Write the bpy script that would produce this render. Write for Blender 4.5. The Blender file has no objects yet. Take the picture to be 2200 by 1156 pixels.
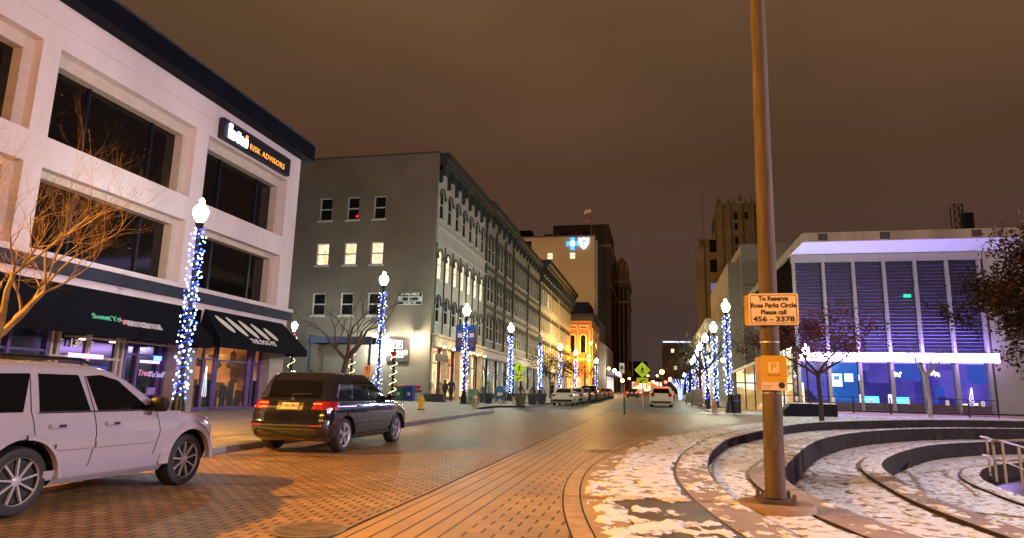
import bpy, bmesh, math, random
from mathutils import Vector, Matrix, noise, geometry
R = math.radians
random.seed(7)
C = bpy.context.scene.collection
SL = 0.01                                   # the street climbs gently away from the camera
def G(y): return SL * y
CAMZ = 1.5
# ---------------------------------------------------------------- camera
F_PX, PITCH, ROLL, YAW = 1400.0, .187, .024, -.22
def cam_axes():
    cy, sy = math.cos(YAW), math.sin(YAW)
    f = Vector((sy*math.cos(PITCH), cy*math.cos(PITCH), math.sin(PITCH)))
    rt = Vector((cy, -sy, 0)); up = rt.cross(f)
    c, s = math.cos(ROLL), math.sin(ROLL)
    return c*rt+s*up, -s*rt+c*up, f
CR, CU, CF = cam_axes()
cam_d = bpy.data.cameras.new('camera'); cam = bpy.data.objects.new('camera', cam_d); C.objects.link(cam)
m = Matrix((CR, CU, -CF)).transposed().to_4x4(); m.translation = (0, 0, CAMZ); cam.matrix_world = m
cam_d.sensor_width = 36; cam_d.lens = F_PX/2200*36; cam_d.clip_end = 3000; cam_d.clip_start = .05
bpy.context.scene.camera = cam
def ray(px, py): return (px-1100)/F_PX*CR - (py-578)/F_PX*CU + CF
def atY(px, py, Y):                         # survey: the point seen at a pixel, at street distance Y
    d = ray(px, py); p = d*(Y/d.y); p.z += CAMZ; return p
def atX(px, py, X):
    d = ray(px, py); p = d*(X/d.x); p.z += CAMZ; return p
# ---------------------------------------------------------------- materials
MATS = {}
def nodes(name):
    m = bpy.data.materials.new(name); m.use_nodes = True
    nt = m.node_tree; b = nt.nodes['Principled BSDF']
    return m, nt, b
def mat(name, col, rough=.6, metal=0, var=.25, vs=3.0, bump=0, bs=30, emit=None, es=0, coat=0, spec=.5, aniso=None):
    if name in MATS: return MATS[name]
    m, nt, b = nodes(name); L = nt.links.new
    b.inputs['Roughness'].default_value = rough; b.inputs['Metallic'].default_value = metal
    b.inputs['Coat Weight'].default_value = coat; b.inputs['Specular IOR Level'].default_value = spec
    tc = nt.nodes.new('ShaderNodeTexCoord')
    if var > 0:
        n = nt.nodes.new('ShaderNodeTexNoise'); n.inputs['Scale'].default_value = vs; n.inputs['Detail'].default_value = 6
        if aniso:
            mp = nt.nodes.new('ShaderNodeMapping'); mp.inputs['Scale'].default_value = aniso
            L(tc.outputs['Object'], mp.inputs['Vector']); L(mp.outputs[0], n.inputs['Vector'])
        else: L(tc.outputs['Object'], n.inputs['Vector'])
        r = nt.nodes.new('ShaderNodeValToRGB'); r.color_ramp.elements[0].position = .3; r.color_ramp.elements[1].position = .7
        r.color_ramp.elements[0].color = [c*(1-var) for c in col]+[1]; r.color_ramp.elements[1].color = [min(1, c*(1+var)) for c in col]+[1]
        L(n.outputs['Fac'], r.inputs[0]); L(r.outputs[0], b.inputs['Base Color'])
    else: b.inputs['Base Color'].default_value = (*col, 1)
    if bump:
        n2 = nt.nodes.new('ShaderNodeTexNoise'); n2.inputs['Scale'].default_value = bs; n2.inputs['Detail'].default_value = 5
        L(tc.outputs['Object'], n2.inputs['Vector'])
        bp = nt.nodes.new('ShaderNodeBump'); bp.inputs['Strength'].default_value = bump; bp.inputs['Distance'].default_value = .03
        L(n2.outputs['Fac'], bp.inputs['Height']); L(bp.outputs[0], b.inputs['Normal'])
    if emit: b.inputs['Emission Color'].default_value = (*emit, 1); b.inputs['Emission Strength'].default_value = es
    MATS[name] = m; return m
def glow(name, col, s, sample=True):
    if name in MATS: return MATS[name]
    m, nt, b = nodes(name); b.inputs['Base Color'].default_value = (.02, .02, .02, 1)
    b.inputs['Emission Color'].default_value = (*col, 1); b.inputs['Emission Strength'].default_value = s
    if not sample: m.cycles.emission_sampling = 'NONE'
    MATS[name] = m; return m
def interior(name, cols, s, scale=1.2, stretch=(1, 1, 1)):
    """a lit room seen through glass: patchy warm or blue light, with a glossy pane over it"""
    if name in MATS: return MATS[name]
    m, nt, b = nodes(name); L = nt.links.new
    tc = nt.nodes.new('ShaderNodeTexCoord'); mp = nt.nodes.new('ShaderNodeMapping'); mp.inputs['Scale'].default_value = stretch
    v = nt.nodes.new('ShaderNodeTexVoronoi'); v.inputs['Scale'].default_value = scale*1.6; v.distance = 'CHEBYCHEV'
    n = nt.nodes.new('ShaderNodeTexNoise'); n.inputs['Scale'].default_value = scale; n.inputs['Detail'].default_value = 3
    mx = nt.nodes.new('ShaderNodeMix'); mx.data_type = 'RGBA'; mx.inputs[0].default_value = .55
    sp = nt.nodes.new('ShaderNodeSeparateColor')
    r = nt.nodes.new('ShaderNodeValToRGB'); e = r.color_ramp.elements
    e[0].position = .3; e[1].position = .7; e[0].color = (*cols[0], 1); e[1].color = (*cols[-1], 1)
    for i, c in enumerate(cols[1:-1]):
        k = e.new(.3+.4*(i+1)/(len(cols)-1)); k.color = (*c, 1)
    L(tc.outputs['Object'], mp.inputs[0]); L(mp.outputs[0], v.inputs['Vector']); L(mp.outputs[0], n.inputs['Vector'])
    L(n.outputs['Color'], mx.inputs[6]); L(v.outputs['Color'], mx.inputs[7])
    L(mx.outputs[2], sp.inputs[0]); L(sp.outputs[0], r.inputs[0])
    L(r.outputs[0], b.inputs['Emission Color']); b.inputs['Emission Strength'].default_value = s
    b.inputs['Base Color'].default_value = (.01, .01, .01, 1); b.inputs['Roughness'].default_value = .08
    m.cycles.emission_sampling = 'NONE'
    MATS[name] = m; return m
def mnode(nt, op, a, b=None, c=None):
    n = nt.nodes.new('ShaderNodeMath'); n.operation = op
    for i, v in enumerate((a, b, c)):
        if v is None: continue
        if isinstance(v, (int, float)): n.inputs[i].default_value = v
        else: nt.links.new(v, n.inputs[i])
    return n.outputs[0]
def paving(name, col, w, h, gx, gy, off=.5, joint=.25, var=.25, rough=.55, bump=.6, big=.35, rot=0, wob=.0):
    """bricks w (along x) by h (along y), joints gx and gy wide, staggered by off"""
    m, nt, b = nodes(name); L = nt.links.new
    tc = nt.nodes.new('ShaderNodeTexCoord')
    mp = nt.nodes.new('ShaderNodeMapping'); mp.inputs['Rotation'].default_value = (0, 0, rot); L(tc.outputs['Object'], mp.inputs[0])
    src = mp.outputs[0]
    if wob:
        nw = nt.nodes.new('ShaderNodeTexNoise'); nw.inputs['Scale'].default_value = 4; L(tc.outputs['Object'], nw.inputs['Vector'])
        vm = nt.nodes.new('ShaderNodeVectorMath'); vm.operation = 'SCALE'; vm.inputs['Scale'].default_value = wob
        L(nw.outputs['Color'], vm.inputs[0]); va = nt.nodes.new('ShaderNodeVectorMath'); va.operation = 'ADD'
        L(src, va.inputs[0]); L(vm.outputs[0], va.inputs[1]); src = va.outputs[0]
    s = nt.nodes.new('ShaderNodeSeparateXYZ'); L(src, s.inputs[0])
    yy = mnode(nt, 'DIVIDE', s.outputs[1], h); row = mnode(nt, 'FLOOR', yy)
    sh = mnode(nt, 'MULTIPLY', mnode(nt, 'FLOORED_MODULO', row, 2.0), off)
    xx = mnode(nt, 'ADD', mnode(nt, 'DIVIDE', s.outputs[0], w), sh); colm = mnode(nt, 'FLOOR', xx)
    dx = mnode(nt, 'ABSOLUTE', mnode(nt, 'SUBTRACT', mnode(nt, 'FRACT', xx), .5))
    dy = mnode(nt, 'ABSOLUTE', mnode(nt, 'SUBTRACT', mnode(nt, 'FRACT', yy), .5))
    jx = mnode(nt, 'GREATER_THAN', dx, .5-gx/w); jy = mnode(nt, 'MULTIPLY', mnode(nt, 'GREATER_THAN', dy, .5-gy/h), .6)
    j = mnode(nt, 'MAXIMUM', jx, jy)
    cb = nt.nodes.new('ShaderNodeCombineXYZ'); L(colm, cb.inputs[0]); L(row, cb.inputs[1])
    wn = nt.nodes.new('ShaderNodeTexWhiteNoise'); wn.noise_dimensions = '2D'; L(cb.outputs[0], wn.inputs['Vector'])
    n = nt.nodes.new('ShaderNodeTexNoise'); n.inputs['Scale'].default_value = .45; n.inputs['Detail'].default_value = 8; L(tc.outputs['Object'], n.inputs['Vector'])
    n3 = nt.nodes.new('ShaderNodeTexNoise'); n3.inputs['Scale'].default_value = 60; n3.inputs['Detail'].default_value = 3; L(tc.outputs['Object'], n3.inputs['Vector'])
    val = mnode(nt, 'ADD', mnode(nt, 'ADD', mnode(nt, 'MULTIPLY', mnode(nt, 'SUBTRACT', wn.outputs['Value'], .5), var*1.2), mnode(nt, 'MULTIPLY', mnode(nt, 'SUBTRACT', n.outputs['Fac'], .5), big*3)), 1)
    val = mnode(nt, 'MULTIPLY', val, mnode(nt, 'ADD', .75, mnode(nt, 'MULTIPLY', n3.outputs['Fac'], .5)))
    val = mnode(nt, 'MULTIPLY', val, mnode(nt, 'SUBTRACT', 1, mnode(nt, 'MULTIPLY', j, 1-joint)))
    cm = nt.nodes.new('ShaderNodeVectorMath'); cm.operation = 'SCALE'; cm.inputs[0].default_value = col; L(val, cm.inputs['Scale'])
    L(cm.outputs[0], b.inputs['Base Color'])
    b.inputs['Roughness'].default_value = rough
    L(mnode(nt, 'ADD', rough-.15, mnode(nt, 'MULTIPLY', n.outputs['Fac'], .35)), b.inputs['Roughness'])
    bp = nt.nodes.new('ShaderNodeBump'); bp.inputs['Strength'].default_value = bump; bp.inputs['Distance'].default_value = .012
    hh = mnode(nt, 'ADD', mnode(nt, 'SUBTRACT', mnode(nt, 'MULTIPLY', wn.outputs['Value'], .4), mnode(nt, 'MULTIPLY', j, 1.0)), mnode(nt, 'MULTIPLY', n3.outputs['Fac'], .35))
    L(hh, bp.inputs['Height']); L(bp.outputs[0], b.inputs['Normal'])
    MATS[name] = m; return m
# ---------------------------------------------------------------- mesh builder
class MB:
    def __init__(s): s.v = []; s.f = []; s.mi = []; s.k = 0
    def quad(s, *p):
        i = len(s.v); s.v += [tuple(q) for q in p]; s.f.append(tuple(range(i, i+len(p)))); s.mi.append(s.k); return s
    def box(s, x0, x1, y0, y1, z0, z1):
        i = len(s.v); s.v += [(x, y, z) for z in (z0, z1) for y in (y0, y1) for x in (x0, x1)]
        for f in ((0, 2, 3, 1), (4, 5, 7, 6), (0, 1, 5, 4), (2, 6, 7, 3), (0, 4, 6, 2), (1, 3, 7, 5)):
            s.f.append(tuple(i+a for a in f)); s.mi.append(s.k)
        return s
    def obox(s, M, sx, sy, sz):             # box centred on M
        i = len(s.v); s.v += [tuple(M @ Vector((x*sx/2, y*sy/2, z*sz/2))) for z in (-1, 1) for y in (-1, 1) for x in (-1, 1)]
        for f in ((0, 2, 3, 1), (4, 5, 7, 6), (0, 1, 5, 4), (2, 6, 7, 3), (0, 4, 6, 2), (1, 3, 7, 5)):
            s.f.append(tuple(i+a for a in f)); s.mi.append(s.k)
        return s
    def tube(s, pts, rad, n=8, cap=True):
        pts = [Vector(p) for p in pts]; rings = []
        if isinstance(rad, (int, float)): rad = [rad]*len(pts)
        for k, p in enumerate(pts):
            d = (pts[min(k+1, len(pts)-1)]-pts[max(k-1, 0)])
            d = d.normalized() if d.length > 1e-9 else Vector((0, 0, 1))
            a = Vector((0, 0, 1)) if abs(d.z) < .9 else Vector((1, 0, 0))
            u = d.cross(a).normalized(); w = u.cross(d)
            if k and (u.dot(pu) < 0): u, w = -u, -w
            pu = u
            i = len(s.v); rings.append(i)
            s.v += [tuple(p+rad[k]*(math.cos(2*math.pi*j/n)*u+math.sin(2*math.pi*j/n)*w)) for j in range(n)]
        for a, b in zip(rings, rings[1:]):
            for j in range(n):
                s.f.append((a+j, a+(j+1) % n, b+(j+1) % n, b+j)); s.mi.append(s.k)
        if cap:
            s.f.append(tuple(rings[0]+j for j in range(n))[::-1]); s.mi.append(s.k)
            s.f.append(tuple(rings[-1]+j for j in range(n))); s.mi.append(s.k)
        return s
    def lathe(s, prof, M=Matrix(), n=16, cap=True):   # profile of (r, h) about local z
        rings = []
        for r, h in prof:
            i = len(s.v); rings.append(i)
            s.v += [tuple(M @ Vector((r*math.cos(2*math.pi*j/n), r*math.sin(2*math.pi*j/n), h))) for j in range(n)]
        for a, b in zip(rings, rings[1:]):
            for j in range(n):
                s.f.append((a+j, a+(j+1) % n, b+(j+1) % n, b+j)); s.mi.append(s.k)
        if cap:
            s.f.append(tuple(rings[0]+j for j in range(n))[::-1]); s.mi.append(s.k)
            s.f.append(tuple(rings[-1]+j for j in range(n))); s.mi.append(s.k)
        return s
    def prism(s, poly, M, d):               # polygon in local xy, extruded d along local z
        n = len(poly); i = len(s.v)
        s.v += [tuple(M @ Vector((x, y, 0))) for x, y in poly]+[tuple(M @ Vector((x, y, d))) for x, y in poly]
        for t in geometry.tessellate_polygon([[Vector((x, y, 0)) for x, y in poly]]):
            s.f.append((i+t[2], i+t[1], i+t[0])); s.f.append((i+n+t[0], i+n+t[1], i+n+t[2])); s.mi += [s.k]*2
        for j in range(n): s.f.append((i+j, i+(j+1) % n, i+n+(j+1) % n, i+n+j)); s.mi.append(s.k)
        return s
    def ico(s, c, r):
        i = len(s.v); c = Vector(c)
        s.v += [tuple(c+Vector(d)*r) for d in ((1, 0, 0), (-1, 0, 0), (0, 1, 0), (0, -1, 0), (0, 0, 1), (0, 0, -1))]
        for f in ((0, 2, 4), (2, 1, 4), (1, 3, 4), (3, 0, 4), (2, 0, 5), (1, 2, 5), (3, 1, 5), (0, 3, 5)):
            s.f.append(tuple(i+a for a in f)); s.mi.append(s.k)
        return s
    def build(s, name, mats, parent=None, smooth=None, bevel=0, fix=True):
        me = bpy.data.meshes.new(name); me.from_pydata(s.v, [], s.f)
        if not isinstance(mats, (list, tuple)): mats = [mats] if mats else []
        for x in mats: me.materials.append(x)
        if len(mats) > 1: me.polygons.foreach_set('material_index', s.mi)
        if fix and len(s.f) < 60000:
            bm = bmesh.new(); bm.from_mesh(me)
            if bevel:
                bmesh.ops.remove_doubles(bm, verts=bm.verts, dist=1e-5)
                bmesh.ops.bevel(bm, geom=[e for e in bm.edges if e.is_manifold and e.calc_face_angle(0) > .6], offset=bevel, segments=2, affect='EDGES', clamp_overlap=True)
            bmesh.ops.recalc_face_normals(bm, faces=bm.faces); bm.to_mesh(me); bm.free()
        if smooth:
            me.polygons.foreach_set('use_smooth', [True]*len(me.polygons)); me.set_sharp_from_angle(angle=R(smooth))
        me.update()
        o = bpy.data.objects.new(name, me); C.objects.link(o)
        if parent is not None: o.parent = parent
        return o
def tag(o, label=None, cat=None, group=None, kind=None):
    if label: o['label'] = label
    if cat: o['category'] = cat
    if group: o['group'] = group
    if kind: o['kind'] = kind
    return o
def thing(name, label, cat, loc=(0, 0, 0), rz=0, group=None):
    o = bpy.data.objects.new(name, None); C.objects.link(o); o.location = loc; o.rotation_euler = (0, 0, rz)
    o.empty_display_size = .2
    return tag(o, label, cat, group)
def split(o):
    """every separate piece of the mesh becomes an object of its own beside the first"""
    me = o.data; n = len(me.vertices); par = list(range(n))
    def find(a):
        while par[a] != a: par[a] = par[par[a]]; a = par[a]
        return a
    for e in me.edges:
        a, b = find(e.vertices[0]), find(e.vertices[1])
        if a != b: par[a] = b
    groups = {}
    for p in me.polygons: groups.setdefault(find(p.vertices[0]), []).append(p)
    if len(groups) < 2: return [o]
    out = []
    for ps in list(groups.values())[:100]:
        mp = {}; vs = []; fs = []
        for p in ps:
            f = []
            for v in p.vertices:
                if v not in mp: mp[v] = len(vs); vs.append(me.vertices[v].co.copy())
                f.append(mp[v])
            fs.append(f)
        m2 = bpy.data.meshes.new(me.name); m2.from_pydata(vs, [], fs)
        for m_ in me.materials: m2.materials.append(m_)
        m2.polygons.foreach_set('material_index', [p.material_index for p in ps]); m2.polygons.foreach_set('use_smooth', [p.use_smooth for p in ps])
        c = bpy.data.objects.new(o.name.split('.')[0], m2); C.objects.link(c); c.parent = o.parent; out.append(c)
    nm = o.name; bpy.data.objects.remove(o); out[0].name = nm
    return out
def struct(o): o['kind'] = 'structure'; return o
def kids(o): return [c for c in C.objects if c.parent == o]
def copy_tree(o, parent=None):
    c = o.copy(); C.objects.link(c); c.parent = parent
    for ch in list(o.children): copy_tree(ch, c)
    return c
def dup(root, loc, rz=None, label=None):
    c = copy_tree(root); c.location = loc
    if rz is not None: c.rotation_euler = (0, 0, rz)
    if label: c['label'] = label
    return c
def text(s, size, m, org, right, up, parent=None, name='lettering', align='LEFT', ext=.01, bold=0, sx=1, shear=0, space=1):
    cu = bpy.data.curves.new('t', 'FONT'); cu.body = s; cu.size = size; cu.extrude = ext; cu.align_x = align; cu.align_y = 'CENTER'
    cu.offset = bold; cu.shear = shear; cu.space_character = space; cu.resolution_u = 3
    t = bpy.data.objects.new('t', cu); C.objects.link(t)
    dg = bpy.context.evaluated_depsgraph_get(); me = bpy.data.meshes.new_from_object(t.evaluated_get(dg))
    bpy.data.objects.remove(t); bpy.data.curves.remove(cu)
    me.name = name; me.materials.clear(); me.materials.append(m)
    r = Vector(right).normalized(); u = Vector(up); u = (u-u.dot(r)*r).normalized(); n = r.cross(u)
    M = Matrix((r*sx, u, n)).transposed().to_4x4(); M.translation = Vector(org)
    me.transform(M)
    o = bpy.data.objects.new(name, me); C.objects.link(o)
    if parent is not None: o.parent = parent
    return o
def Mx(org, x, y):
    x = Vector(x).normalized(); y = Vector(y); y = (y-y.dot(x)*x).normalized(); z = x.cross(y)
    M = Matrix((x, y, z)).transposed().to_4x4(); M.translation = Vector(org); return M
def crom(P, n=12):                          # smooth curve through 2-D points
    P = [Vector(p) for p in P]; out = []
    for i in range(len(P)-1):
        a = P[max(i-1, 0)]; b = P[i]; c = P[i+1]; d = P[min(i+2, len(P)-1)]
        for k in range(n):
            t = k/n
            out.append(.5*((2*b)+(c-a)*t+(2*a-5*b+4*c-d)*t*t+(3*b-a-3*c+d)*t**3))
    return out+[P[-1]]
def offs(cv, d):                            # offset a curve to its left (outwards)
    out = []
    for i, p in enumerate(cv):
        t = (cv[min(i+1, len(cv)-1)]-cv[max(i-1, 0)]).normalized(); out.append(p+Vector((-t.y, t.x))*d)
    return out
def resample(cv, n):
    L = [0]
    for a, b in zip(cv, cv[1:]): L.append(L[-1]+(b-a).length)
    out = []; j = 0
    for i in range(n):
        s = L[-1]*i/(n-1)
        while j < len(cv)-2 and L[j+1] < s: j += 1
        t = (s-L[j])/max(1e-9, L[j+1]-L[j]); out.append(cv[j].lerp(cv[j+1], min(1, t)))
    return out
# ---------------------------------------------------------------- shared materials
black = mat('black_metal', (.012, .012, .014), .35, .6, .2)
blackpaint = mat('black_paint', (.012, .012, .015), .5, 0, .3, spec=.25)
darkglass = mat('dark_glass', (.006, .005, .005), .06, 0, .2, 1)
white_wall = mat('white_stucco', (.70, .62, .645), .75, 0, .10, .6, .25, 10, aniso=(1, 1, .35))
grey_wall = mat('grey_render', (.18, .148, .112), .85, 0, .22, .22, .35, 9)
concrete = mat('concrete', (.33, .31, .29), .8, 0, .22, 1.2, .3, 14)
steel = mat('brushed_steel', (.55, .54, .52), .3, .9, .1)
rubber = mat('rubber', (.015, .015, .017), .6, 0, .2)
wood_bark = mat('bark', (.1, .07, .05), .85, 0, .4, 4, .8, 25)
twig = mat('twig_bark', (.16, .1, .06), .8, 0, .3, 3)
red_bow = mat('red_ribbon', (.45, .01, .015), .5, 0, .3, 8)
silver_rim = mat('silver_rim', (.42, .42, .46), .35, .25, .05)
greenery = mat('fir_green', (.02, .06, .025), .7, 0, .5, 8)
globe_w = glow('globe_lit', (1, .95, .72), 260)
bead_b = glow('blue_white_bead', (.42, .6, 1), 14, False)
bead_bb = glow('deep_blue_bead', (.06, .12, 1), 9, False)
bead_y = glow('warm_bead', (1, .85, .4), 7, False)
white_letter = mat('white_letter', (.85, .85, .83), .5, 0, 0)
# ================================================================ the ground
def sheet(poly, dz, m, name):               # flat polygon laid on the gently rising ground
    mb = MB(); n = len(poly)
    for t in geometry.tessellate_polygon([[Vector((x, y, 0)) for x, y in poly]]):
        P = [Vector((poly[i][0], poly[i][1], G(poly[i][1])+dz)) for i in t]
        if (P[1]-P[0]).cross(P[2]-P[0]).z < 0: P.reverse()
        mb.quad(*P)
    return struct(mb.build(name, m, fix=False))
R1 = crom([(9, -6), (5.2, -1), (2.7, 3.4), (1.44, 7.69), (.93, 11.5), (1.05, 15.1), (1.62, 19.2), (2.6, 23.4), (6.0, 32.6), (9.4, 38.2), (16.3, 45.0), (22.4, 47.6), (30, 49), (42, 48.5)])
R2 = crom([(10, -3), (6.8, 0), (4.2, 4), (2.8, 8.4), (2.25, 12.7), (3.15, 17.4), (5.9, 26.6), (9.7, 34.4), (15.1, 41), (22.2, 45.2), (30, 46.6), (41, 46)])
R3 = crom([(12.5, 1), (9.5, 3.5), (7.3, 7), (6.0, 10.2), (5.65, 13), (5.72, 16.5), (6.75, 22.9), (9.54, 29.6), (13.6, 36.3), (19.4, 41.3), (27, 43.2), (38, 43)])
R4 = crom([(16, 6), (12.8, 9.5), (10.6, 14), (9.95, 18), (10.1, 22), (11.2, 27.2), (14.1, 32.6), (19, 36.8), (26, 38.6), (36, 38.6)])
road_m = paving('road_brick', (.27, .16, .06), .24, .12, .017, .006, joint=.14, var=.36, rough=.5, wob=.03, big=.6)
plaza_m = paving('plaza_brick', (.37, .22, .075), .30, .215, .013, .003, joint=.08, var=.2, rough=.5, bump=.5, big=.5)
course_m = paving('edge_course_brick', (.38, .23, .08), .215, .6, .013, .002, off=0, joint=.08, var=.14, rough=.5, bump=.5)
asph_m = mat('asphalt', (.16, .15, .14), .5, 0, .3, .7, .4, 60)
walk_m = paving('sidewalk_concrete', (.36, .33, .3), 1.5, 1.5, .012, .012, off=0, joint=.4, var=.12, rough=.6, bump=.3)
band_m = mat('plaza_smooth_band', (.42, .26, .11), .6, 0, .15, .8, .2, 40)
ground_m = mat('far_ground', (.09, .085, .08), .8, 0, .3, .1)
mb = MB()
for (a, b, c, d) in ((-900, -3, -60, 1500), ): pass
pit_out = offs(R1, .62)
# one base sheet with the amphitheatre left open
ring = [(p.x, p.y) for p in pit_out]
poly = [(-700, -60), (700, -60), (700, 48.9), ] + ring[::-1] + [(9, -7)] if False else None
g1 = [(-900, -80), (900, -80), (900, -8), (9.9, -8)]+ring+[(900, 49.2), (900, 1500), (-900, 1500)]
sheet(g1, -.02, ground_m, 'ground')
sheet([(-8.85, -14), (-3.16, -14), (-3.16, 43), (3.4, 43), (3.4, 300), (-9.0, 300), (-9.0, 46), (-10.6, 44.5), (-10.6, 38), (-8.85, 36.3)], 0, road_m, 'road')
sheet([(-10.58, 38), (-9.1, 36.6), (-3.0, 36.6), (-3.0, 42.9), (3.4, 42.9), (3.4, 47), (3.4, 120), (-8.98, 120), (-8.98, 46.1), (-10.58, 44.6)], .004, asph_m, 'crossing')
pl = [(-1.98, -14), (8.8, -14), (8.8, -8)]+[(p.x, p.y) for p in offs(R1, .6)]+[(120, 49.2), (120, 61), (3.7, 61), (3.7, 42.7), (-1.98, 42.7)]
sheet(pl, 0, plaza_m, 'plaza')
sheet([(-3.13, -14), (-1.98, -14), (-1.98, 42.7), (-3.13, 42.7)], .002, course_m, 'edge_course')
sheet([(3.7, 42.7), (3.9, 61), (3.9, 300), (120, 300), (120, 61.02), (3.9, 61.02)][1:], .1, walk_m, 'sidewalk_right')
# left pavement with its kerb
mb = MB()
E = [(-8.85, -14), (-8.85, 34), (-8.95, 36.2), (-10.6, 38), (-10.6, 44.5), (-9.0, 46.2), (-9.0, 300)]
sheet([(x-.16, y) for x, y in E]+[(-60, 300), (-60, -14)], .13, walk_m, 'sidewalk_left')
for i in range(len(E)-1):
    a, b = Vector(E[i]), Vector(E[i+1]); n = max(1, int((b-a).length/2.4))
    for k in range(n):
        p = a.lerp(b, k/n); q = a.lerp(b, (k+.996)/n)
        low = .125 if not (37 < (p.y+q.y)/2 < 45.5) else .02
        w = .16
        A = [(p.x, p.y), (q.x, q.y), (q.x-w, q.y), (p.x-w, p.y)]
        mb.quad(*[(x, y, G(y)+low) for x, y in A])
        mb.quad((p.x, p.y, G(p.y)-.02), (q.x, q.y, G(q.y)-.02), (q.x, q.y, G(q.y)+low), (p.x, p.y, G(p.y)+low))
        mb.quad((p.x-w, p.y, G(p.y)+low), (q.x-w, q.y, G(q.y)+low), (q.x-w, q.y, G(q.y)), (p.x-w, p.y, G(p.y)))
struct(mb.build('kerb', mat('kerb_stone', (.25, .24, .25), .5, 0, .25, 2, .3, 20)))
# seam between the road and the plaza: a low dark gutter line
mb = MB(); mb.box(-3.165, -3.125, -14, 0, -.01, .004)
mb = MB()
for i in range(57):
    y0 = -14+i; x = -3.145+.012*math.sin(i*1.7)
    x2 = -3.145+.012*math.sin((i+1)*1.7)
    mb.quad((x-.022, y0, G(y0)+.006), (x+.022, y0, G(y0)+.006), (x2+.022, y0+1, G(y0+1)+.006), (x2-.022, y0+1, G(y0+1)+.006))
struct(mb.build('gutter_joint', mat('gutter_dark', (.03, .022, .018), .8)))
# ---------------------------------------------------------------- rings of the sunken circle
def strip(cin, cout, zi, zo, m, name, n=260, skirt=None):
    a = resample(cin, n); b = resample(cout, n); mb = MB()
    for i in range(n-1):
        mb.quad((a[i].x, a[i].y, zi(a[i])), (b[i].x, b[i].y, zo(b[i])), (b[i+1].x, b[i+1].y, zo(b[i+1])), (a[i+1].x, a[i+1].y, zi(a[i+1])))
        if skirt is not None:
            mb.quad((a[i].x, a[i].y, zi(a[i])), (a[i+1].x, a[i+1].y, zi(a[i+1])), (a[i+1].x, a[i+1].y, skirt(a[i+1])), (a[i].x, a[i].y, skirt(a[i])))
    return mb.build(name, m, fix=False)
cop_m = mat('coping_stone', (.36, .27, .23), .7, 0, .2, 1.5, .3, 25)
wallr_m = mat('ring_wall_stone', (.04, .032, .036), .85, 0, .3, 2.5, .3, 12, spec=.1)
z1 = lambda p: G(p.y)+.012
t1 = lambda p: .025-.0015*p.y
z2 = lambda p: .03+.0018*p.y
t2 = lambda p: -.52
z3 = lambda p: -.45
t3 = lambda p: -1.12
z4 = lambda p: -1.06
t4 = lambda p: -1.62
def coping(cv, w, z, low_in, low_out, name):
    a = resample(cv, 300); b = resample(offs(cv, w), 300); mb = MB()
    for i in range(299):
        A, B, A2, B2 = a[i], b[i], a[i+1], b[i+1]
        j = .006 if i % 9 == 0 else 0        # joints between the stones
        g = .0
        mb.k = 0
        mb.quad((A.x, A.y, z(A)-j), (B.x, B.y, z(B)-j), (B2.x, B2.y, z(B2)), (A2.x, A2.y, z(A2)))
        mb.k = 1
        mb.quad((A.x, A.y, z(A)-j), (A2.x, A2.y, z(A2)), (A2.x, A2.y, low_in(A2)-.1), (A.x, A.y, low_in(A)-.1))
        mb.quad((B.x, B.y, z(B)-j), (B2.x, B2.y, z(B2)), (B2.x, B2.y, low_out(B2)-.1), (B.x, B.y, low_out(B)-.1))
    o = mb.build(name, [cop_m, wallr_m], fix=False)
    jb = MB()
    for i in range(4, 296, 9):               # steel skate stops laid across the joints
        A, B = a[i], b[i]; d = (B-A).normalized(); t = Vector((-d.y, d.x))
        P = A+d*.04; Q = A+d*.3
        if A.x < 12 and A.y < 22:
            c = (P+Q)/2; M = Mx((c.x, c.y, z(c)+.006), (d.x, d.y, 0), (t.x, t.y, 0)); jb.obox(M, .26, .022, .012)
    s = jb.build('metal_strip', steel, o)
    return struct(o)
coping(R1, .6, z1, t1, lambda p: G(p.y)-.05, 'upper_step')
coping(R2, .62, z2, t2, t1, 'second_step')
coping(R3, .62, z3, t3, t2, 'third_step')
coping(R4, .62, z4, t4, t3, 'lowest_step')
dirt_m = mat('wet_paving', (.11, .065, .04), .5, 0, .35, 2, .5, 40)
struct(strip(offs(R2, .6), R1, t1, t1, dirt_m, 'first_terrace'))
struct(strip(offs(R3, .6), R2, t2, t2, dirt_m, 'second_terrace'))
struct(strip(offs(R4, .6), R3, t3, t3, dirt_m, 'third_terrace'))
mb = MB(); mb.quad((9, 4, -1.62), (60, 4, -1.62), (60, 40, -1.62), (9, 40, -1.62)); struct(mb.build('rink_floor', mat('dark_rink', (.02, .02, .025), .3), fix=False))
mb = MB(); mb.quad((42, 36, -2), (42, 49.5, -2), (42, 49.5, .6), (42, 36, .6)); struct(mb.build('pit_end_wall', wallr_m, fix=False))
# smooth concrete band and soldier course that follow the circle on the plaza
zz = lambda d: (lambda p: G(p.y)+d)
struct(strip(offs(R1, 1.72), offs(R1, 2.16), zz(.006), zz(.006), band_m, 'smooth_band'))
sol_m = mat('soldier_brick', (.42, .255, .11), .55, 0, .25, 6, .2, 30)
struct(strip(offs(R1, 2.185), offs(R1, 2.40), zz(.007), zz(.007), sol_m, 'soldier_course'))
gap_m = MATS['gutter_dark']
struct(strip(offs(R1, 2.16), offs(R1, 2.185), zz(.004), zz(.004), gap_m, 'band_joint'))
struct(strip(offs(R1, 2.40), offs(R1, 2.42), zz(.004), zz(.004), gap_m, 'course_joint'))
struct(strip(offs(R1, .6), offs(R1, 1.72), zz(.005), zz(.005), dirt_m, 'planting_strip'))
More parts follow.
